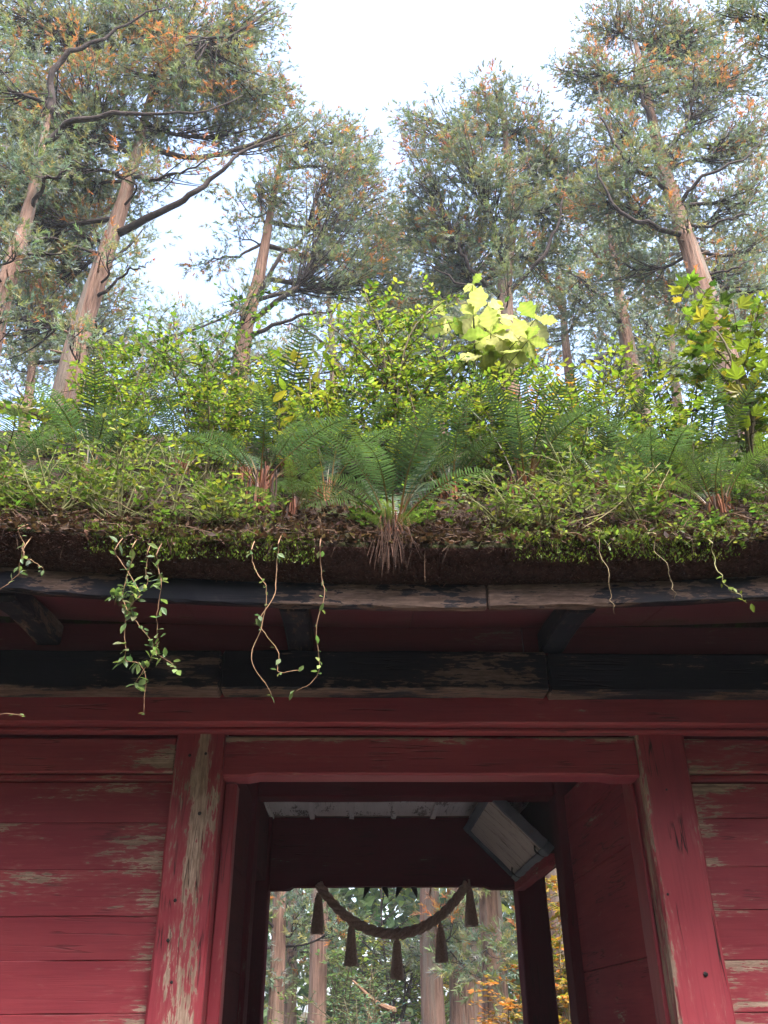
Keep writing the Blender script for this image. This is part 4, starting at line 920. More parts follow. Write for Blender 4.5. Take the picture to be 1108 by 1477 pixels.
VINES = {
 'ivy_a': [[(-1.16, 3.74, 3.567), (-1.019, 3.74, 3.383), (-1.049, 3.74, 3.276), (-1.042, 3.74, 3.054), (-0.951, 3.74, 2.998), (-0.907, 3.74, 2.782)], [(-0.962, 3.76, 3.549), (-0.917, 3.76, 3.394), (-0.898, 3.76, 3.113), (-0.777, 3.76, 2.99)], [(-1.088, 3.78, 3.589), (-1.083, 3.78, 3.365), (-0.987, 3.78, 3.207), (-0.901, 3.78, 3.104), (-0.966, 3.78, 2.938)], [(-1.018, 3.8, 3.581), (-1.015, 3.8, 3.412), (-1.128, 3.8, 3.375), (-1.193, 3.8, 3.367)]],
 'ivy_b': [[(-0.504, 3.74, 3.574), (-0.449, 3.74, 3.443), (-0.41, 3.74, 3.352), (-0.459, 3.74, 3.057), (-0.369, 3.74, 2.872)], [(-0.38, 3.76, 3.605), (-0.382, 3.76, 3.398), (-0.436, 3.76, 3.219), (-0.344, 3.76, 3.066), (-0.336, 3.76, 2.976), (-0.246, 3.76, 2.99)]],
 'ivy_c': [[(-0.166, 3.74, 3.596), (-0.137, 3.74, 3.409), (-0.161, 3.74, 3.213), (-0.153, 3.74, 3.042), (-0.186, 3.74, 2.927), (-0.253, 3.74, 2.891)]],
 'ivy_d': [[(-1.626, 3.74, 3.668), (-1.591, 3.74, 3.562), (-1.61, 3.74, 3.432), (-1.67, 3.74, 3.335)], [(-1.6, 3.76, 3.573), (-1.499, 3.76, 3.499)]],
 'stalk_a': [[(1.208, 3.74, 3.689), (1.247, 3.74, 3.403), (1.272, 3.74, 3.276)]],
 'stalk_b': [[(1.496, 3.74, 3.68), (1.541, 3.74, 3.48), (1.547, 3.74, 3.362)]],
 'ivy_e': [[(1.785, 3.74, 3.636), (1.788, 3.74, 3.483), (1.848, 3.74, 3.408), (1.914, 3.74, 3.343)]],
 'ivy_f': [[(-1.964, 3.74, 3.558), (-1.813, 3.74, 3.201), (-1.663, 3.74, 2.826), (-1.511, 3.74, 2.786), (-1.452, 3.74, 2.774)]],
}

GT = 'tall cedars rising behind the gate roof'
cedar('cedar_tree', 'large cedar behind roof whose long dark limbs reach across the upper left sky', TREES['t1'], 101, GT, 1.0, 0.29, 0.20)
cedar('cedar_tree', 'cedar cut off by the left picture edge, bare pinkish trunk', TREES['t0'], 102, GT, 0.9, 0.28, 0.06)
cedar('cedar_tree', 'cedar with slim pinkish trunk left of centre, crown swept to the right', TREES['t2'], 103, GT, 1.0, 0.32, 0.17)
cedar('cedar_tree', 'dense dark cedar with rounded top behind the large yellow green leaves', TREES['t3'], 104, GT, 1.1, 0.30, 0.09)
cedar('cedar_tree', 'tall cedar on the right with thick leaning trunk and wide airy crown', TREES['t4'], 105, GT, 1.0, 0.29, 0.16)
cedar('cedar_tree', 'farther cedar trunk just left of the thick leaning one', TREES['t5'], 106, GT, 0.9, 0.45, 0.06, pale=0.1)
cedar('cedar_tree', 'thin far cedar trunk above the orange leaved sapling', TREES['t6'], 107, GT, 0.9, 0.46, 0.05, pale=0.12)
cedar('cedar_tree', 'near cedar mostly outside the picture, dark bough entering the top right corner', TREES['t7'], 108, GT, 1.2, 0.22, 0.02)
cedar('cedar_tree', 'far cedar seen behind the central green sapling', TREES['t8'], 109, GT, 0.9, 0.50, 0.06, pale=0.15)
cedar('cedar_tree', 'far haze tinted cedar behind the small leaved bush on the left', TREES['t9'], 110, GT, 0.9, 0.50, 0.05, pale=0.18)
cedar('cedar_tree', 'far haze tinted cedar low behind the right hand trunks', TREES['t10'], 111, GT, 0.9, 0.50, 0.05, pale=0.18)
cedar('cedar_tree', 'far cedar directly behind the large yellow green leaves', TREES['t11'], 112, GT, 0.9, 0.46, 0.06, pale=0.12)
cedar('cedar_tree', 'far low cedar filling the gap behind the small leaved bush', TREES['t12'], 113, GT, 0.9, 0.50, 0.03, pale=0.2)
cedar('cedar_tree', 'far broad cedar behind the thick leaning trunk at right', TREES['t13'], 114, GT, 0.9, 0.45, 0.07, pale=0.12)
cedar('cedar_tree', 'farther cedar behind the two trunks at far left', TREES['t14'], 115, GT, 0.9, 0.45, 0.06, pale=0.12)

# ------------------------------------------------------------------ trunks seen through the doorway
def gate_tree(name, label, x, y, r, h, seed, blobs=6, leafc=None, lowfoliage=0, tint=None):
    g = np.random.default_rng(seed)
    gz = float(ground_z(x, y))
    tr = [(x, y, gz + 5), (x + g.uniform(-.1, .1), y, gz + h * 0.6), (x + g.uniform(-.2, .2), y, gz + h)]
    limbs, bl = [], []
    for q in range(blobs):
        az = g.uniform(0, 2 * PI); zz = gz + h * g.uniform(0.55, 1.0); d = 2.2 * (1.25 - (zz - gz) / h)
        bl.append((x + d * math.cos(az), y + d * math.sin(az), zz, 1.2, 1.2, 1.0, 0.5))
    for q in range(lowfoliage):
        az = g.uniform(PI, 2 * PI); zz = gz + g.uniform(1.8, 5.5); d = g.uniform(0.9, 1.8)
        bl.append((x + d * math.cos(az), y + d * math.sin(az) * 0.6, zz, 0.9, 0.8, 0.6, 0.7))
    return cedar(name, label, dict(r=r, trunk=tr, limbs=limbs, blobs=bl), seed, 'trees seen through the gate doorway', 0.8, 0.40, 0.05)
gate_tree('cedar_tree', 'reddish cedar trunk at the left side of the doorway view', -2.01, 27, 0.18, 16, 201, 2, lowfoliage=8)
gate_tree('cedar_tree', 'slimmer cedar trunk just behind the leftmost one in the doorway view', -1.98, 33, 0.16, 17, 202, 2, lowfoliage=6)
gate_tree('cedar_tree', 'pale grooved cedar trunk below the right half of the rope', 2.18, 26, 0.25, 16, 203, 2, lowfoliage=5)
gate_tree('cedar_tree', 'thick pale cedar trunk right of the rope in the doorway view', 3.45, 30, 0.33, 18, 204, 2, lowfoliage=5)
gate_tree('cedar_tree', 'cedar trunk half hidden behind the thick pale one in the doorway', 4.55, 34, 0.33, 18, 205, 2, lowfoliage=5)
gate_tree('cedar_tree', 'brown cedar trunk beside the right doorway post', 3.30, 22.5, 0.24, 14, 206, 2, lowfoliage=8)

# broken stump with torn orange wood
g = np.random.default_rng(31)
sx, sy = 1.05, 21.5
sgz = float(ground_z(sx, sy))
stump = empty('tree_stump', (sx, sy, sgz), 'broken grey tree stump with torn branches below the middle tassel', 'stump')
a_ = Acc()
ang = np.arange(20) * 2 * PI / 20
zz = np.array([0, 0.25, 0.6, 0.95, 1.2]); rr = np.array([0.42, 0.34, 0.29, 0.27, 0.24])
V = np.stack([sx + rr[:, None] * np.cos(ang) * (1 + 0.08 * g.uniform(-1, 1, (1, 20))), sy + rr[:, None] * np.sin(ang) * np.ones((1, 20)), sgz + zz[:, None] + np.where(np.arange(5) == 4, 1, 0)[:, None] * g.uniform(-0.3, 0.25, (1, 20))], -1).reshape(-1, 3)
i = np.arange(4)[:, None] * 20; j = np.arange(20)[None]; kk = (j + 1) % 20
a_.add(V, Q=np.stack([i + j, i + kk, i + 20 + kk, i + 20 + j], -1).reshape(-1, 4), T=[(80, 80 + q, 81 + q) for q in range(1, 19)])
link('trunk', a_.mesh('trunk', M['branch']), stump)
TORN = rough_mat('torn_wood', (0.11, 0.06, 0.035), (0.19, 0.11, 0.07), 12, 0.9, 0.6, 0.02)
for pts in ([(sx - 0.1, sy - 0.2, sgz + 1.6), (sx - 0.5, sy - 0.5, sgz + 1.75), (sx - 1.0, sy - 0.7, sgz + 2.15)], [(sx - 0.1, sy - 0.2, sgz + 0.9), (sx - 0.5, sy - 0.6, sgz + 1.25), (sx - 0.75, sy - 0.8, sgz + 1.7)]):
    a_ = Acc(); tube(a_, spline(pts, 10), np.linspace(0.07, 0.02, 10), 7, ridge=0.2, seed=3)
    link('torn_branch', a_.mesh('torn_branch', TORN), stump)

# ------------------------------------------------------------------ broadleaf shrubs and saplings
LIME, YGREEN, MID, DEEP, YEL, PALE, ORG, GOLD = (0.165, 0.225, 0.028), (0.22, 0.245, 0.032), (0.075, 0.13, 0.022), (0.035, 0.075, 0.02), (0.32, 0.26, 0.035), (0.30, 0.33, 0.11), (0.38, 0.14, 0.025), (0.38, 0.22, 0.04)

def shrub(name, label, cat, base, h, spread, stems, twigs, leaves, size, pal, tmpl=OV, seed=0, group=None, lean=(0, 0), t0=0.25, flat=0.6, thin=0.006, stemc=(0.10, 0.08, 0.04), droop=0.0, paired=False, wob=0.10, airy=0.78):
    g = np.random.default_rng(seed)
    b = np.array(base, float)
    e = empty(name, base, label, cat, group)
    fol = Acc()
    for s in range(stems):
        az = g.uniform(0, 2 * PI); rd = spread * math.sqrt(g.uniform(0.03, 1))
        hh = h * (g.uniform(0.45, 1.0) if s else 1.0) * (1 - 0.25 * rd / max(spread, 1e-3)); lsz = size * g.uniform(0.6, 1.25)
        end = b + np.array([rd * math.cos(az) + lean[0] * hh, rd * math.sin(az) * 0.8 + lean[1] * hh, hh])
        mid = b + (end - b) * np.array([0.35, 0.35, 0.55]) + g.normal(0, wob * h * 0.5, 3)
        st = spline([b + g.normal(0, 0.02, 3) * np.array([1, 1, 0]), mid, end], 14)
        a_ = Acc()
        tube(a_, st, np.linspace(thin * 1.5, thin * 0.5, 14), 5, c=stemc)
        for w in range(twigs):
            t = t0 + (1 - t0) * (w + g.uniform(0, 1)) / twigs
            p = st[min(13, int(t * 13))]
            az2 = g.uniform(0, 2 * PI)
            L = spread * g.uniform(0.35, 0.75) * (1.15 - 0.6 * t) + size
            dirn = np.array([math.cos(az2), math.sin(az2), g.uniform(0.05, 0.7) - droop])
            tw = spline([p, p + dirn * L * 0.5 + g.normal(0, 0.02, 3), p + dirn * L + np.array([0, 0, -0.12 * L])], 7)
            tube(a_, tw, np.linspace(thin * 0.6, thin * 0.3, 7), 3, c=stemc)
            k = leaves
            tt = np.linspace(0.2, 1.0, k)
            pos = np.stack([np.interp(tt, np.linspace(0, 1, 7), tw[:, q]) for q in range(3)], 1)
            dv = dirn / np.linalg.norm(dirn)
            side = np.cross(dv, [0, 0, 1.0]); side /= np.linalg.norm(side) + 1e-6
            sg = np.where(np.arange(k) % 2 == 0, 1.0, -1.0)[:, None]
            dd = dv * 0.55 + side * sg + g.normal(0, 0.28, (k, 3)); dd[-1] = dv
            if paired:
                pos = np.repeat(pos, 2, axis=0); dd = np.concatenate([np.stack([dv * 0.5 + side + g.normal(0, .12, 3), dv * 0.5 - side + g.normal(0, .12, 3)]) for _ in range(k)]); k = 2 * k
            up = np.array([[0, 0, 1.0]]) + g.normal(0, 1 - flat, (k, 3))
            keep = g.random(k) < airy
            pos, dd, up, k = pos[keep], dd[keep], up[keep], int(keep.sum())
            scatter(fol, tmpl, pos + g.normal(0, size * 0.08, (k, 3)), frames(dd, up), lsz * g.uniform(0.55, 1.2, k), pick(g, k, pal, 0.28))
        link('stem', a_.mesh('stem', M['stem'], True), e)
    link('foliage', fol.mesh('foliage', M['leaf']), e)
    return e

def on_roof(x, y, dz=-0.02):
    return (x, y, float(roof_top(x, y)) + dz)

# autumn maples and bushes behind the gate
GD = 'bushes and maples beyond the doorway'
shrub('maple_tree', 'orange leaved maple spray in the lower right of the doorway', 'tree', (2.55, 15.6, float(ground_z(2.55, 15.6))), 2.9, 1.15, 11, 18, 10, 0.10, [(5, ORG), (3, GOLD), (2, (0.55, 0.30, 0.12)), (1, YEL)], STAR, 41, GD, thin=0.014, flat=0.75)
shrub('maple_tree', 'yellow and orange maple filling the narrow gap beside the right post', 'tree', (3.62, 15.6, float(ground_z(3.62, 15.6))), 5.6, 0.85, 18, 24, 10, 0.11, [(3, ORG), (4, YEL), (3, GOLD), (3, YGREEN)], STAR, 42, GD, thin=0.016)
shrub('maple_tree', 'yellow green maple with arching dark limbs behind the rope', 'tree', (1.5, 33.0, float(ground_z(1.5, 33.0))), 6.4, 2.8, 9, 18, 10, 0.19, [(5, YGREEN), (3, LIME), (2, YEL), (1, PALE)], STAR, 43, GD, thin=0.035, stemc=(0.05, 0.035, 0.03), t0=0.4)
shrub('bush', 'light green bush in the lower left corner of the doorway', 'bush', (-1.15, 18, float(ground_z(-1.15, 18))), 2.25, 1.0, 12, 12, 10, 0.09, [(4, LIME), (3, MID), (2, DEEP)], OV, 44, GD, thin=0.01)
shrub('bush', 'pale green broadleaf bush left of the rope middle', 'bush', (-0.3, 31, float(ground_z(-0.3, 31))), 5.0, 1.9, 12, 16, 10, 0.16, [(4, (0.24, 0.36, 0.14)), (3, (0.16, 0.27, 0.09)), (2, PALE)], OV, 45, GD, thin=0.02)
shrub('bush', 'dark blue green bush low in the doorway beside the stump', 'bush', (0.1, 19.5, float(ground_z(0.1, 19.5))), 2.7, 1.2, 12, 14, 10, 0.10, [(4, (0.06, 0.12, 0.08)), (3, (0.09, 0.15, 0.08)), (1, (0.14, 0.22, 0.12))], DIA, 46, GD, thin=0.012)
shrub('bush', 'green bush between the pale trunks in the doorway', 'bush', (2.8, 33, float(ground_z(2.8, 33))), 4.0, 1.5, 10, 12, 9, 0.15, [(4, MID), (3, LIME), (1, YEL)], OV, 47, GD, thin=0.02)

# far wood closing the view behind, one mass
g = np.random.default_rng(50)
a_ = Acc()
n = 28000
fx = g.uniform(-16, 24, n); fy = g.uniform(38, 50, n); fz_ = g.uniform(0, 1, n) ** 0.8 * 13 + 0.8
f1 = sines(51, 12, 0.35, 1.6, 3)
keep = f1(fx, fy * 0.4, fz_) > -1.1
fx, fy, fz_ = fx[keep], fy[keep], fz_[keep]
n = len(fx)
cidx = f1(fx + 40, fy * 0.3, fz_)
cols = np.where((cidx > 0.45)[:, None], pick(g, n, [(2, YGREEN), (2, LIME), (1, GOLD)]), pick(g, n, [(4, (0.10, 0.16, 0.06)), (3, (0.07, 0.12, 0.06)), (2, (0.16, 0.22, 0.07))]))
scatter(a_, DIA, np.stack([fx, fy, fz_], 1), frames(g.normal(0, 1, (n, 3)), g.normal(0, 1, (n, 3))), g.uniform(0.42, 0.90, n), cols)
tag(link('far_woods', a_.mesh('far_woods', M['leaf'])), 'far green and yellow woodland closing the view behind', 'woods', kind='stuff')

# the same wood goes on behind and beside the path, as one mass
g = np.random.default_rng(52)
a_ = Acc()
n = 14000
an = g.uniform(R_(-200), R_(20), n); rd = g.uniform(15, 24, n)
fz_ = g.uniform(0, 1, n) ** 0.9 * 14 + 0.3
pos = np.stack([0.45 + rd * np.cos(an), 1.0 + rd * np.sin(an), fz_], 1)
scatter(a_, DIA, pos, frames(g.normal(0, 1, (n, 3)), g.normal(0, 1, (n, 3))), g.uniform(1.2, 2.3, n), pick(g, n, [(4, (0.09, 0.13, 0.06)), (3, (0.07, 0.10, 0.06)), (2, (0.12, 0.16, 0.06))]))
tag(link('surrounding_woods', a_.mesh('surrounding_woods', M['leaf'])), 'dark cedar wood around the path in front of the gate', 'woods', kind='stuff')

# ================================================================== plants on the roof
# ---- ferns: a few frond shapes shared by all plants
def frond_mesh(name, a0, a1, seed, pairs=31, width=0.15, colr=(0.046, 0.084, 0.040)):
    g = np.random.default_rng(seed)
    m = 44
    s = np.linspace(0, 1, m)
    ang = R_(a0) + (R_(a1) - R_(a0)) * s ** 1.35
    dx, dz = np.sin(ang) / m, np.cos(ang) / m
    x, z = np.cumsum(dx), np.cumsum(dz)
    wob = 0.015 * np.sin(s * 5 + seed)
    P_ = np.stack([x, wob, z], 1)
    a_ = Acc()
    cr = np.array([(0.20, 0.075, 0.03)]) * (1 - np.clip(s * 1.8, 0, 1))[:, None] + np.array([(0.09, 0.11, 0.03)]) * np.clip(s * 1.8, 0, 1)[:, None]
    tube(a_, P_, np.linspace(0.0085, 0.0022, m), 5, c=cr)
    tg = np.gradient(P_, axis=0); tg /= np.linalg.norm(tg, axis=1, keepdims=True)
    for q in range(pairs):
        sp = 0.24 + 0.76 * (q / pairs) ** 0.95
        f = sp * (m - 1); i0 = min(int(f), m - 2); fr = f - i0
        p = P_[i0] * (1 - fr) + P_[i0 + 1] * fr
        t = tg[i0]
        nrm = np.cross(t, [0, 1, 0]); nrm = -nrm if nrm[2] < 0 and a1 < 80 else nrm
        u = (sp - 0.24) / 0.76
        L = width * (np.sin(PI * (0.10 + 0.90 * u) ** 0.85) ** 0.75) * (1 - 0.15 * u) + 0.006
        bw = 0.0086 * (0.6 + 0.4 * L / width)
        for sd in (1, -1):
            dv = np.array([0, sd, 0]) * 0.93 + t * g.uniform(0.18, 0.36) + nrm * g.uniform(-0.02, 0.16)
            dv /= np.linalg.norm(dv)
            ll = L * g.uniform(0.9, 1.06)
            dr = -nrm * 0.10 * ll
            b0, b1 = p - t * bw * 0.6, p + t * bw * 0.6
            m0, m1 = p + dv * ll * 0.5 - t * bw * 0.75, p + dv * ll * 0.5 + t * bw * 0.7
            n0, n1 = p + dv * ll * 0.8 + dr * 0.6 - t * bw * 0.45, p + dv * ll * 0.8 + dr * 0.6 + t * bw * 0.5
            tip = p + dv * ll + dr + t * 0.004
            cc = np.array(colr) * g.uniform(0.75, 1.25) * np.array([1 + 0.35 * u, 1 + 0.2 * u, 1])
            a_.add([b0, b1, m0, m1, n0, n1, tip], Q=[(0, 2, 3, 1), (2, 4, 5, 3)], T=[(4, 6, 5)], c=cc)
    return a_.mesh(name, M['fern'])
FR_UP = [frond_mesh('frond', 6, 42, 1), frond_mesh('frond', 10, 62, 2), frond_mesh('frond', 16, 80, 3)]
FR_ARCH = [frond_mesh('frond', 24, 104, 4), frond_mesh('frond', 34, 118, 5, width=0.14), frond_mesh('frond', 18, 90, 6, width=0.17)]
FR_LIGHT = [frond_mesh('frond', 20, 88, 7, colr=(0.10, 0.155, 0.035)), frond_mesh('frond', 10, 58, 8, colr=(0.095, 0.15, 0.035)), frond_mesh('frond', 30, 100, 9, colr=(0.08, 0.135, 0.035))]
DEADF = [frond_mesh('dead_frond', 100, 172, 10, pairs=22, width=0.06, colr=(0.16, 0.075, 0.035))]

def fern(label, x, y, L, n, kinds, seed, az0=0, az1=360, tilt=0, dead=0, rise=0.0, stock=0.07):
    g = np.random.default_rng(seed)
    bz = float(roof_top(x, y)) - 0.02
    e = empty('fern', (x, y, bz), label, 'fern', 'ferns growing on the gate roof')
    a_ = Acc()
    for q in range(46):
        az = g.uniform(0, 2 * PI); r = stock * g.uniform(0.1, 1)
        p0 = np.array([r * math.cos(az), r * math.sin(az), -0.03])
        p1 = p0 * np.array([g.uniform(0.6, 1.3), g.uniform(0.6, 1.3), 0]) + np.array([0, 0, rise + g.uniform(0.05, 0.15)])
        cc = np.array([(0.15, 0.055, 0.028)]) if g.random() < 0.6 else np.array([(0.05, 0.028, 0.02)])
        tube(a_, spline([p0, (p0 + p1) / 2 + g.normal(0, 0.01, 3), p1], 5), np.linspace(0.010, 0.004, 5), 4, c=cc[0] * g.uniform(0.7, 1.3))
    link('rootstock', a_.mesh('rootstock', M['stem']), e, False)
    for q in range(n):
        o = link('frond', kinds[int(g.integers(0, len(kinds)))], e, False)
        az = R_(az0 + (az1 - az0) * (q + g.uniform(0.1, 0.9)) / n)
        o.location = (0.03 * math.cos(az), 0.03 * math.sin(az), rise + 0.02)
        o.rotation_euler = Euler((g.uniform(-0.14, 0.14), g.uniform(-0.16, 0.16) + tilt, az), 'XYZ')
        s = L * 1.10 * g.uniform(0.70, 1.12)
        o.scale = (s, s * g.uniform(0.9, 1.1), s)
    for q in range(dead):
        o = link('dead_frond', DEADF[0], e, False)
        az = R_(-90 + g.uniform(-60, 60))
        o.location = (0.04 * math.cos(az), 0.04 * math.sin(az), 0.03)
        o.rotation_euler = Euler((g.uniform(-0.3, 0.3), g.uniform(-0.2, 0.2), az), 'XYZ')
        s = 0.16 * g.uniform(0.7, 1.2)
        o.scale = (s, s, s)
    return e
UA = FR_UP + FR_ARCH
fern('large vase shaped fern rooted at the eave edge, in the middle above the doorway', 0.20, 3.98, 0.64, 16, FR_UP + FR_UP + FR_ARCH, 1, dead=6, stock=0.08)
fern('tall dark fern below the large yellow green leaves', 1.05, 4.55, 0.82, 15, FR_UP + FR_UP + FR_ARCH, 2, rise=0.05, stock=0.09)
fern('fern with light green fronds and orange brown base at right', 2.13, 4.30, 0.60, 12, FR_LIGHT + FR_ARCH, 3, stock=0.08)
fern('fern with drooping bluish fronds on a brown stump, left of centre', -0.55, 4.32, 0.62, 13, FR_ARCH + FR_UP[:1], 4, rise=0.16, stock=0.09)
fern('upright ladder like fern fronds behind the drooping bluish fern', -0.80, 5.1, 0.62, 9, FR_UP, 5)
fern('wide fern among scrambling stems at far left', -1.75, 4.85, 0.74, 14, UA, 6)
fern('fern with bluish fronds cut by the left picture edge', -2.15, 4.45, 0.62, 12, FR_ARCH, 7)
fern('shaded fern under the small leaved bush on the left', -1.25, 5.2, 0.72, 13, UA, 8)
fern('fern close behind the vase shaped one, to its left', -0.18, 4.62, 0.60, 12, UA, 9)
fern('narrow upright fern among yellow green shrubs at right', 2.05, 5.2, 0.66, 6, FR_LIGHT[1:2] + FR_UP[:1], 10)
fern('dark low fern behind the straw coloured stems at right', 1.62, 4.75, 0.56, 12, FR_ARCH + FR_UP, 11)
fern('dark glossy fern cut by the right picture edge', 2.60, 4.40, 0.60, 13, FR_ARCH + FR_LIGHT[:1], 12)
fern('fern with level fronds between the vase shaped fern and tall dark fern', 0.60, 4.62, 0.58, 12, UA, 13)
fern('dark arching fern beside the orange brown based fern', 1.90, 4.55, 0.60, 12, FR_ARCH, 14)
fern('fern in the gap behind, above the vase shaped fern', 0.12, 5.15, 0.62, 10, UA, 15)
fern('high fern near the ridge at left in front of cedar trunk', -2.0, 5.7, 0.70, 11, UA, 16)
fern('high fern near the ridge behind the tall dark fern', 1.30, 5.35, 0.70, 10, UA, 17)
fern('tall upright fern rising between the yellow tinged sapling and central sapling', -0.48, 5.25, 0.95, 9, FR_UP, 21, rise=0.05)
fern('tall upright fern right behind the large pale leaves', 0.62, 5.2, 0.92, 9, FR_UP + FR_LIGHT[1:2], 22, rise=0.05)
fern('upright fern in front of the orange sapling', 1.72, 5.15, 0.85, 8, FR_UP + FR_LIGHT[1:2], 23)
fern('upright fern before the lobed climber at right', 2.42, 4.85, 0.80, 9, FR_UP + FR_LIGHT, 24)
fern('fern on the far left slope beyond the leftmost scrambler', -2.75, 4.5, 0.66, 12, UA, 25)
fern('upright fern high on the far left of the roof', -3.0, 5.4, 0.72, 11, UA, 26)
fern('fern on the far right slope past the lobed climber', 3.2, 4.5, 0.66, 12, UA, 27)
fern('upright fern high on the far right of the roof', 3.5, 5.4, 0.72, 11, UA, 28)
fern('small low fern with flat fronds hanging over the eave right of centre', 2.42, 4.02, 0.26, 9, FR_LIGHT, 18, stock=0.03)
fern('tiny fern spreading flat below the vase shaped fern', 0.19, 3.88, 0.20, 7, FR_LIGHT, 19, 180, 360, stock=0.03)
fern('small pale fern beside the brown stump left of centre', -0.36, 4.25, 0.30, 8, FR_LIGHT, 20, stock=0.03)

# ---- large pale leaves: each leaf a part
def big_leaf(name, seed, c):
    g = np.random.default_rng(seed)
    a_ = Acc()
    K = 15
    st = np.linspace(0, 1, K)
    wd = 0.27 * np.sin(PI * np.clip(st, 0.004, 0.999) ** 1.05) ** 1.25 * (1 + 0.20 * np.sin(st * 21)) + 0.003
    V = []
    for q, (s, w) in enumerate(zip(st, wd)):
        dz = -0.20 * s * s + 0.02 + 0.02 * math.sin(s * 7 + seed)
        rip = 0.010 * (-1) ** q
        we = w * (1 + 0.04 * (-1) ** q)
        V += [(s + 0.05 * w, we, dz + 0.10 * w + rip), (s + 0.02 * w, we * 0.5, dz + 0.02 + rip * 0.6), (s, 0, dz - 0.02), (s + 0.02 * w, -we * 0.5, dz + 0.02 + rip * 0.6), (s + 0.05 * w, -we, dz + 0.10 * w + rip)]
    Qs = []
    for q in range(K - 1):
        for e in range(4): Qs.append((5 * q + e, 5 * q + e + 1, 5 * q + e + 6, 5 * q + e + 5))
    cc = np.array(c)[None] * np.repeat(1 + 0.09 * (-1.0) ** np.arange(K), 5)[:, None] * g.uniform(0.92, 1.06, (5 * K, 1))
    cc[2::5] *= 1.2
    a_.add(V, Q=Qs, c=cc)
    return a_.mesh(name, M['pale_leaf'], True)
BL = [big_leaf('leaf', 1, (0.31, 0.33, 0.13)), big_leaf('leaf', 2, (0.26, 0.30, 0.09)), big_leaf('leaf', 3, (0.37, 0.35, 0.20)), big_leaf('leaf', 4, (0.20, 0.26, 0.065))]
def whorl_plant(label, base, whorls, seed, leaves=BL):
    """stems carrying whorls of large leaves; whorls: (x, y, z, leaf length, count)"""
    g = np.random.default_rng(seed)
    e = empty('large_leaf_plant', base, label, 'plant')
    b = np.array(base)
    for (x, y, z, L, n) in whorls:
        a_ = Acc()
        p = np.array([x, y + g.uniform(-0.12, 0.16), z])
        tube(a_, spline([b, b + (p - b) * np.array([0.12, 0.12, 0.6]) + g.normal(0, 0.008, 3), p], 12), np.linspace(0.0055, 0.0032, 12), 6, c=(0.09, 0.085, 0.045))
        link('stem', a_.mesh('stem', M['stem'], True), e)
        for q in range(n):
            o = link('leaf', leaves[int(g.integers(0, len(leaves)))], e, False)
            az = 2 * PI * (q + g.uniform(-0.25, 0.25)) / n
            o.location = p - b
            o.rotation_euler = Euler((g.uniform(-0.6, 0.6), g.uniform(-0.45, 0.8), az), 'XYZ')
            s = L * g.uniform(0.75, 1.15)
            o.scale = (s, s, s)
    return e
whorl_plant('plant with large pale yellow green leaves in whorls, tallest on the roof', on_roof(0.88, 5.0),
            [(0.91, 5.0, 6.68, 0.12, 6), (0.80, 5.02, 6.48, 0.22, 5), (1.04, 4.98, 6.48, 0.26, 6), (0.68, 5.0, 6.30, 0.20, 5), (0.90, 4.95, 6.32, 0.25, 5), (1.24, 5.0, 6.34, 0.24, 6), (1.36, 4.98, 6.24, 0.22, 5), (1.10, 4.92, 6.22, 0.26, 5), (1.00, 4.90, 6.05, 0.25, 6), (1.19, 4.92, 6.10, 0.23, 6), (0.84, 4.9, 6.05, 0.2, 5), (1.08, 4.88, 5.86, 0.22, 6), (0.92, 4.88, 5.84, 0.2, 5), (1.26, 4.92, 5.95, 0.2, 5)], 61)

# ---- saplings and shrubs in the back row
GS = 'saplings and shrubs on the roof'
G1 = [(4, LIME), (3, YGREEN), (5, MID), (1, PALE), (1, DEEP)]
G2 = [(4, MID), (3, DEEP), (2, LIME)]
G3 = [(5, YGREEN), (4, LIME), (1, YEL)]
shrub('sapling', 'tall bright green sapling with paired leaflets in the middle of the roof', 'sapling', on_roof(0.25, 5.0), 2.16, 0.57, 15, 15, 10, 0.050, G1, OV, 71, GS, paired=True, thin=0.008, t0=0.3)
shrub('sapling', 'yellow green sapling left of the tall central one', 'sapling', on_roof(-0.18, 5.4), 1.63, 0.59, 9, 12, 9, 0.068, G3 + [(2, MID)], OV, 72, GS, thin=0.007, t0=0.3)
shrub('sapling', 'yellow tinged sapling in front of the slim pinkish trunk', 'sapling', on_roof(-0.70, 5.6), 1.46, 0.57, 9, 10, 8, 0.072, G3, OV, 73, GS, thin=0.007, t0=0.3)
shrub('bush', 'bush with many small dark green leaves in front of bare sky at left', 'bush', on_roof(-1.32, 5.9), 2.07, 0.71, 16, 15, 9, 0.050, G2, STAR, 74, GS, thin=0.007, t0=0.3)
shrub('sapling', 'light green sapling in front of the large cedar trunk at left', 'sapling', on_roof(-1.95, 5.8), 1.99, 0.49, 10, 12, 8, 0.056, [(4, LIME), (3, MID), (1, YGREEN)], OV, 75, GS, thin=0.007, t0=0.25)
shrub('sapling', 'green sapling behind the large pale leaves', 'sapling', on_roof(0.82, 5.5), 1.55, 0.59, 10, 12, 8, 0.066, G1 + [(2, DEEP)], OV, 76, GS, thin=0.007)
shrub('sapling', 'small sapling with orange and yellow leaves right of the large pale leaves', 'sapling', on_roof(1.62, 5.9), 1.24, 0.35, 8, 10, 8, 0.055, [(5, ORG), (3, GOLD), (1, YGREEN)], OV, 77, GS, thin=0.006)
shrub('sapling', 'thin sprig standing high with a light green leaf cluster on top', 'sapling', on_roof(1.58, 5.6), 1.95, 0.13, 2, 7, 6, 0.075, [(4, LIME), (2, MID)], STAR, 78, GS, thin=0.006, t0=0.72)
shrub('bush', 'yellow green bush in the gap right of the orange sapling', 'bush', on_roof(1.95, 5.5), 1.28, 0.59, 12, 12, 8, 0.066, G3 + [(3, LIME)], OV, 79, GS, thin=0.006)
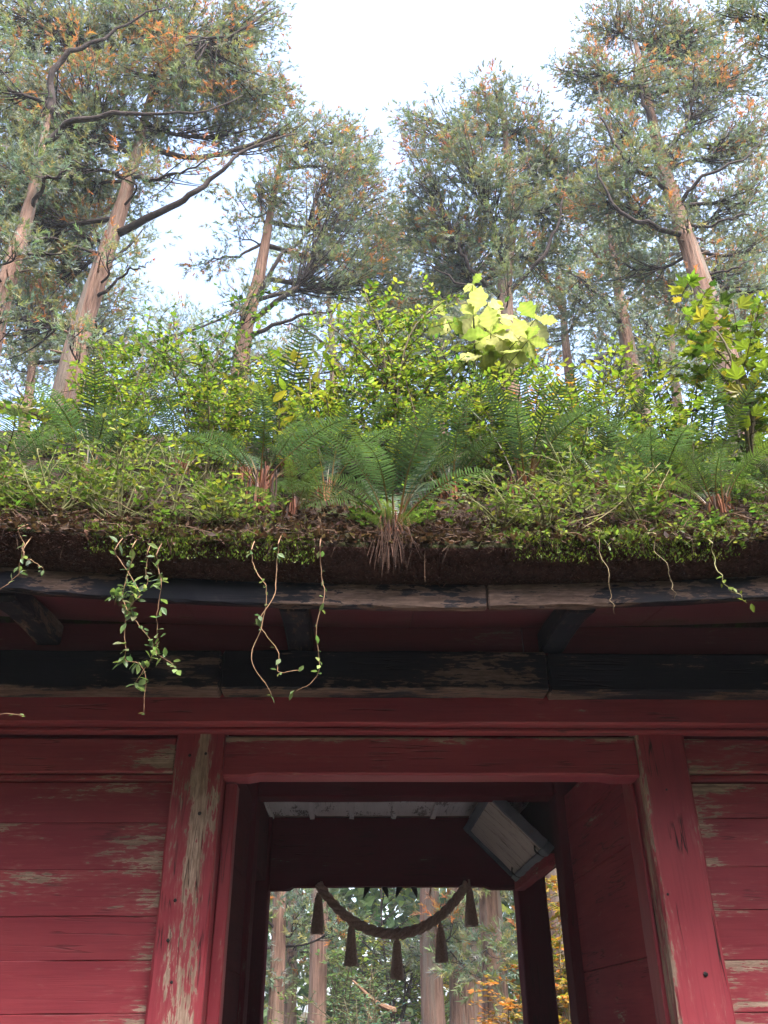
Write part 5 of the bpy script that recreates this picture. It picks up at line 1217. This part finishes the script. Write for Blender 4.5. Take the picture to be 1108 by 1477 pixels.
shrub('bush', 'bright green bush below the leaning cedar trunk', 'bush', on_roof(2.45, 5.4), 1.36, 0.57, 12, 12, 8, 0.066, G1, OV, 80, GS, thin=0.006)
shrub('sapling', 'tall leafy climber with broad lobed leaves at the right picture edge', 'sapling', on_roof(2.78, 5.0), 2.13, 0.44, 10, 10, 7, 0.115, [(5, LIME), (3, MID), (1, YEL), (1, YGREEN)], STAR, 81, GS, thin=0.008, t0=0.25)
shrub('bush', 'low green bush at the left picture edge beside the fallen branch', 'bush', on_roof(-2.42, 5.5), 0.79, 0.43, 9, 10, 8, 0.058, G1 + [(3, MID)], OV, 82, GS, thin=0.006)
shrub('sapling', 'broad leaved yellow green sprig above the left of the central sapling', 'sapling', on_roof(-0.35, 5.0), 1.36, 0.31, 6, 8, 6, 0.10, G3, OV, 83, GS, thin=0.006, t0=0.5)

shrub('sapling', 'light feathery sapling hiding the stem of the large pale leaves', 'sapling', on_roof(0.98, 4.72), 1.26, 0.35, 10, 12, 9, 0.044, [(5, LIME), (3, YGREEN), (2, MID)], OV, 90, GS, paired=True, thin=0.005, t0=0.25)
FE = [(4, LIME), (3, YGREEN), (5, MID), (1, DEEP)]
shrub('sapling', 'feathery light sapling growing out of the ferns left of the brown stump', 'sapling', on_roof(-0.95, 4.75), 1.04, 0.37, 10, 12, 9, 0.040, FE, OV, 84, GS, paired=True, thin=0.005, t0=0.3)
shrub('sapling', 'feathery sapling just right of the vase shaped fern', 'sapling', on_roof(0.48, 4.8), 1.08, 0.37, 10, 12, 9, 0.042, FE, OV, 85, GS, paired=True, thin=0.005, t0=0.3)
shrub('sapling', 'feathery sapling between the tall dark fern and the straw coloured stems', 'sapling', on_roof(1.48, 4.9), 0.90, 0.36, 9, 12, 9, 0.042, FE, OV, 86, GS, paired=True, thin=0.005, t0=0.3)
shrub('sapling', 'feathery sapling over the ferns at far left', 'sapling', on_roof(-1.70, 5.15), 1.44, 0.41, 10, 12, 9, 0.044, FE, OV, 87, GS, paired=True, thin=0.005, t0=0.3)
shrub('sapling', 'feathery sapling left of the vase shaped fern', 'sapling', on_roof(-0.15, 4.85), 1.04, 0.35, 9, 12, 9, 0.042, FE, OV, 88, GS, paired=True, thin=0.005, t0=0.3)
shrub('sapling', 'feathery sapling beside the orange brown based fern', 'sapling', on_roof(2.15, 4.75), 0.90, 0.34, 8, 12, 9, 0.042, FE, OV, 89, GS, paired=True, thin=0.005, t0=0.3)

shrub('bush', 'leafy bush on the far left end of the roof', 'bush', on_roof(-3.1, 5.0), 1.0, 0.5, 10, 12, 8, 0.056, G1, OV, 91, GS, thin=0.006)
shrub('bush', 'leafy bush on the far right end of the roof', 'bush', on_roof(3.6, 5.0), 1.0, 0.5, 10, 12, 8, 0.056, G1, OV, 92, GS, thin=0.006)

# ---- scrambling low shrubs near the eave
GL = 'scrambling low shrubs near the eave'
LOW = [(4, (0.11, 0.16, 0.035)), (3, (0.17, 0.20, 0.05)), (3, MID), (1, YGREEN)]
SC = (0.155, 0.155, 0.062)
low = [(-1.95, 4.12, 0.36, 'thin light stems scrambling along the eave at the far left'),
       (-1.62, 4.10, 0.44, 'tangled light green scrambler left of the longest hanging ivy'),
       (-1.30, 4.08, 0.46, 'dense small leaved scrambler above the longest hanging ivy'),
       (-0.98, 4.10, 0.42, 'small leaved scrambler right above the ivy, beside the brown stump'),
       (-1.45, 4.40, 0.50, 'taller light green scrambler behind the ivy top'),
       (-0.72, 4.02, 0.26, 'thin upright sprigs in front of the brown stump'),
       (0.78, 4.02, 0.36, 'small upright shrub with light leaves between the two middle ferns'),
       (1.30, 4.25, 0.42, 'yellow green scrambler right of the tall dark fern'),
       (1.55, 4.08, 0.40, 'light leaved scrambler crossing straw coloured stems'),
       (1.38, 4.65, 0.55, 'bushy yellow green shrub behind the straw coloured stems'),
       (1.85, 4.95, 0.52, 'leafy shrub in front of the narrow upright fern'),
       (2.30, 4.80, 0.50, 'leafy green shrub behind the orange brown based fern'),
       (-2.15, 4.05, 0.30, 'sparse shrub at the left end of the eave'),
       (0.98, 3.98, 0.24, 'low sprouts at the eave under the tall dark fern')]
for q, (x, y, h, lab) in enumerate(low):
    shrub('low_shrub', lab, 'shrub', on_roof(x, y), h * 1.25, 0.25 + 0.02 * (q % 4), 11, 7, 6, 0.036 + 0.004 * (q % 3), LOW, OV, 300 + q, GL, thin=0.0038, stemc=SC, wob=0.35, t0=0.2, flat=0.5)
# pale stalks leaning over the right half
for q, (pts, lab) in enumerate([([(1.20, 3.96, 3.86), (1.42, 3.98, 4.02), (1.74, 4.06, 4.36)], 'long straw coloured stem leaning right over the eave scrub'),
                                ([(1.62, 4.0, 3.90), (1.66, 4.02, 4.10), (1.80, 4.08, 4.34)], 'straw coloured stem standing beside the long leaning one'),
                                ([(1.05, 3.98, 3.88), (1.35, 4.0, 3.98), (1.62, 4.02, 4.06)], 'low pale stem lying along the eave right of centre')]):
    a_ = Acc(); tube(a_, spline(pts, 16), np.linspace(0.0040, 0.0018, 16), 5, c=(0.22, 0.18, 0.085))
    tag(link('dry_stem', a_.mesh('dry_stem', M['stem'], True)), lab, 'stem', 'straw coloured stems on the eave')

# fallen mossy branch at the left
a_ = Acc()
tube(a_, spline([(-3.1, 6.1, 6.24), (-2.55, 6.1, 6.12), (-2.2, 6.12, 6.03), (-1.95, 6.15, 5.99)], 18), np.linspace(0.055, 0.035, 18), 9, ridge=0.12, seed=4)
tag(link('fallen_branch', a_.mesh('fallen_branch', rough_mat('mossy_bark', (0.10, 0.07, 0.045), (0.16, 0.16, 0.05), 10, 0.95, 0.8, 0.03), True)), 'fallen mossy branch lying across the roof plants at the left edge', 'branch')

# ---- ivy and stalks hanging from the eave
def vine(key, label, leafy, size, c, pal, seed, dead=False):
    g = np.random.default_rng(seed)
    paths = VINES[key]
    top = np.array(paths[0][0])
    e = empty('hanging_vine' if leafy else 'hanging_stalk', tuple(top), label, 'vine' if leafy else 'stalk', 'stems hanging from the eave')
    fol = Acc()
    for pts in paths:
        P_ = spline(np.array(pts), 40)
        P_[:, 0] += 0.006 * np.sin(np.linspace(0, g.uniform(15, 30), 40) + seed) + np.cumsum(g.normal(0, 0.0022, 40)) ; P_[:, 1] += 0.012 * np.sin(np.linspace(0, 13, 40)) + g.uniform(-0.02, 0.02)
        start = P_[0].copy(); back = np.array([start[0], 3.92, float(roof_top(start[0], 3.92)) + 0.01])
        rr_ = 1.0 if leafy else 0.62
        P_ = np.vstack([spline([back, start + np.array([0, -0.02, 0.03]), start], 6)[:-1], P_])
        a_ = Acc(); tube(a_, P_, rr_ * np.linspace(0.0030, 0.0013, len(P_)) * (1 + 0.25 * g.uniform(-1, 1, len(P_))), 5, c=c)
        link('stem', a_.mesh('stem', M['stem'], True), e)
        if leafy:
            k = max(5, int(leafy * len(pts)))
            idx = np.sort(np.concatenate([g.integers(0, 7, 4), g.integers(8, len(P_) - 1, k)])); k += 4
            idx[-2:] = len(P_) - 1
            dd = g.normal(0, 0.8, (k, 3)) + np.array([[0, -0.5, -0.25]])
            pos = P_[idx] + g.normal(0, 0.006, (k, 3))
            scatter(fol, OV, pos, frames(dd, np.array([[0, -0.5, 1.0]]) + g.normal(0, 0.45, (k, 3))), size * g.uniform(0.5, 1.15, k), pick(g, k, pal))
    if fol.n: link('foliage', fol.mesh('foliage', M['leaf']), e)
    return e
IVC, IVP = (0.22, 0.13, 0.075), [(4, (0.12, 0.18, 0.07)), (3, (0.17, 0.23, 0.08)), (2, (0.09, 0.14, 0.07))]
vine('ivy_a', 'longest tangle of hanging ivy, left of the doorway', 9.0, 0.055, IVC, IVP, 1)
vine('ivy_b', 'pair of nearly bare twisted vines hanging above the left post', 2.0, 0.045, IVC, IVP, 2)
vine('ivy_c', 'single vine with a tuft of dry brown at its end, above the doorway left corner', 3.0, 0.042, IVC, IVP, 3)
vine('ivy_d', 'short ivy sprig hanging at the left picture edge', 3.2, 0.042, IVC, IVP, 4)
vine('ivy_e', 'short leafy vine hanging at the right end of the eave', 3.0, 0.045, (0.22, 0.20, 0.09), [(3, LIME), (3, (0.17, 0.23, 0.08))], 5)
vine('ivy_f', 'vine whose bare tip pokes in below the black beam at the left edge', 0.8, 0.035, IVC, IVP, 6)
vine('stalk_a', 'straw coloured stalk hanging with a frayed end over the right rafter', 0, 0, (0.36, 0.27, 0.15), IVP, 7)
vine('stalk_b', 'thin straw coloured stalk hanging right of the frayed one', 0, 0, (0.34, 0.26, 0.15), IVP, 8)

# ---- moss, litter and seedlings: uncountable cover
g = np.random.default_rng(90)
mossn = sines(91, 16, 1.5, 9.0)
a_ = Acc()
n = 62000
mx = g.uniform(-2.9, 3.6, n); my = 3.79 + g.exponential(0.09, n) + 0.05 * np.abs(mossn(mx * 1.3, mx * 0.7))
keep = (mossn(mx, my * 1.5) + 0.25 * (np.abs(mx + 1.2) < 1.0) + 0.25 * (np.abs(mx - 1.7) < 0.6) - 0.35 * (np.abs(mx - 0.3) < 0.5)) > -0.06
mx, my = mx[keep], my[keep]; n = len(mx)
th = 0.055 * np.clip(mossn(mx * 3, my * 4) + 0.3, 0, 1.3)
pos = np.stack([mx, my, roof_top(mx, my) - 0.014 + th * g.uniform(0, 1, n) ** 0.6 - 0.12 * g.random(n) ** 3], 1)
pos[:, 1] -= 0.012
dd = np.stack([g.normal(0, 0.6, n), -0.45 + g.normal(0, 0.5, n), np.full(n, 0.9)], 1)
scatter(a_, DIA, pos, frames(dd, g.normal(0, 1, (n, 3))), g.uniform(0.009, 0.022, n), pick(g, n, [(4, (0.10, 0.145, 0.02)), (4, (0.15, 0.19, 0.028)), (2, (0.06, 0.085, 0.016))], 0.3))
tag(link('moss', a_.mesh('moss', M['leaf'])), 'green moss cushions along the thatch edge of the eave', 'moss', kind='stuff')

a_ = Acc()
n = 16000
lx = g.uniform(-3.2, 3.8, n); ly = 3.785 + g.exponential(0.33, n)
ly = np.clip(ly, 3.785, 6.8)
pos = np.stack([lx, ly, roof_top(lx, ly) + g.uniform(-0.005, 0.03, n)], 1)
dd = g.normal(0, 1, (n, 3)) * np.array([1, 1, 0.5])
scatter(a_, DIA, pos, frames(dd, np.array([[0, 0, 1.0]]) + g.normal(0, 0.5, (n, 3))), g.uniform(0.02, 0.055, n), pick(g, n, [(4, (0.060, 0.034, 0.025)), (3, (0.10, 0.058, 0.04)), (3, (0.03, 0.02, 0.016)), (1, (0.17, 0.11, 0.07))]))
n = 1000
lx = g.uniform(-3.2, 3.8, n); ly = 3.80 + g.exponential(0.22, n)
for q in range(n):
    p = np.array([lx[q], ly[q], float(3.665 + (ly[q] - 3.80) * 0.92 + 0.01 + g.uniform(0, 0.05) + 0.02 * max(0, abs(lx[q] - .25)) ** 2)])
    dv = g.normal(0, 1, 3) * np.array([1, 0.6, 0.35]); dv /= np.linalg.norm(dv)
    L = g.uniform(0.06, 0.24)
    tube(a_, np.array([p, p + dv * L * 0.5 + g.normal(0, 0.012, 3), p + dv * L + np.array([0, 0, -0.02])]), [0.0028, 0.0022, 0.0012], 3, c=np.array((0.10, 0.062, 0.042)) * g.uniform(0.4, 1.8))
tag(link('leaf_litter', a_.mesh('leaf_litter', M['litter'])), 'brown dead leaves and twigs covering the roof soil', 'litter', kind='stuff')

# dry roots and withered leaves hanging over the lip
a_ = Acc()
for q in range(170):
    x = g.uniform(-2.4, 2.9) if q > 110 else 0.18 + g.normal(0, 0.035)
    y = 3.80
    z = 3.665 + float(sori(x)) + g.uniform(-0.02, 0.05)
    L = g.uniform(0.04, 0.14) if q > 110 else g.uniform(0.05, 0.22)
    p = np.array([x, y + 0.02, z + (0.0 if q > 110 else g.uniform(0, 0.14))]); k = g.normal(0, 0.35) if q > 110 else (x - 0.18) * 3 + g.normal(0, 0.12)
    tube(a_, spline([p, p + np.array([k * L * 0.3, -0.05, -L * 0.3]), p + np.array([k * L, -0.05 + g.normal(0, 0.01), -L])], 6), np.linspace(0.0024, 0.0010, 6), 3, c=np.array((0.055, 0.030, 0.022)) * g.uniform(0.4, 1.8))
tag(link('dry_roots', a_.mesh('dry_roots', M['litter'])), 'dry brown roots and withered stalks hanging over the eave lip', 'roots', kind='stuff')

a_ = Acc(); ast = Acc()
n = 1700
lx = g.uniform(-3.0, 3.6, n); ly = np.clip(3.84 + g.exponential(0.55, n), 3.84, 6.7)
for q in range(n):
    if mossn(lx[q] * 1.7 + 5, ly[q] * 1.7) < 0.05 - 0.25 * (ly[q] > 4.5) + 0.55 * (abs(lx[q] - 0.35) < 0.75 and ly[q] < 4.5): continue
    b = np.array(on_roof(lx[q], ly[q], 0.0)); h = g.uniform(0.03, 0.16) + 0.10 * min(1.0, max(0, ly[q] - 4.1))
    t = b + np.array([g.normal(0, 0.04), g.normal(-0.02, 0.03), h])
    tube(a_, np.array([b, (b + t) / 2 + g.normal(0, 0.01, 3), t]), [0.0022, 0.0018, 0.0012], 3, c=(0.16, 0.17, 0.06))
    k = int(g.integers(4, 9))
    tt = g.uniform(0.45, 1.0, k)[:, None]
    pos = b * (1 - tt) + t * tt
    dd = np.stack([np.cos(np.arange(k) * 2.4 + q), np.sin(np.arange(k) * 2.4 + q), g.uniform(0, 0.5, k)], 1)
    scatter(a_, OV, pos, frames(dd, np.array([[0, 0, 1.0]]) + g.normal(0, 0.3, (k, 3))), g.uniform(0.022, 0.05) * g.uniform(0.7, 1.2, k), pick(g, k, [(4, (0.10, 0.16, 0.03)), (3, MID), (2, (0.15, 0.19, 0.045)), (2, DEEP)]))
n = 620
lx = g.uniform(-3.4, 3.9, n); ly = g.uniform(3.80, 3.95, n)
for q in range(n):
    if mossn(lx[q] * 1.1 + 2, ly[q]) < -0.1 or abs(lx[q] - 0.3) < 0.35: continue
    b = np.array(on_roof(lx[q], ly[q], 0.0)); t = b + np.array([g.normal(0, 0.05), -g.uniform(0.02, 0.09), g.uniform(-0.09, 0.06)])
    tube(a_, np.array([b, (b + t) / 2 + np.array([0, -0.015, 0.02]), t]), [0.0018, 0.0015, 0.001], 3, c=(0.16, 0.15, 0.06))
    k = int(g.integers(3, 7)); tt = g.uniform(0.3, 1.0, k)[:, None]
    scatter(a_, OV, b * (1 - tt) + t * tt, frames(g.normal(0, 1, (k, 3)) + np.array([[0, -0.6, 0]]), np.array([[0, -0.4, 1.0]]) + g.normal(0, 0.3, (k, 3))), g.uniform(0.018, 0.036) * g.uniform(0.7, 1.2, k), pick(g, k, [(4, (0.11, 0.17, 0.03)), (3, MID), (3, (0.17, 0.20, 0.05))]))
tag(link('undergrowth', a_.mesh('undergrowth', M['leaf'])), 'low seedlings and small leaves covering the roof slope', 'undergrowth', kind='stuff')

# ================================================================== thin haze under the trees
hz, nt, out = new_mat('haze')
pv = N(nt, 'ShaderNodeVolumePrincipled')
pv.inputs['Color'].default_value = (0.86, 0.92, 1.0, 1)
pv.inputs['Density'].default_value = HAZE
pv.inputs['Anisotropy'].default_value = 0.0
nt.links.new(pv.outputs[0], out.inputs['Volume'])
a_ = Acc()
x0, x1, y0, y1, z0, z1 = -305, 305, -305, 405, -2.2, 48
a_.add([(x, y, z) for z in (z0, z1) for x, y in ((x0, y0), (x1, y0), (x1, y1), (x0, y1))], Q=[(3, 2, 1, 0), (4, 5, 6, 7), (0, 1, 5, 4), (1, 2, 6, 5), (2, 3, 7, 6), (3, 0, 4, 7)])
tag(link('haze', a_.mesh('haze', hz)), 'thin pale haze hanging among the cedars', 'haze', kind='stuff')
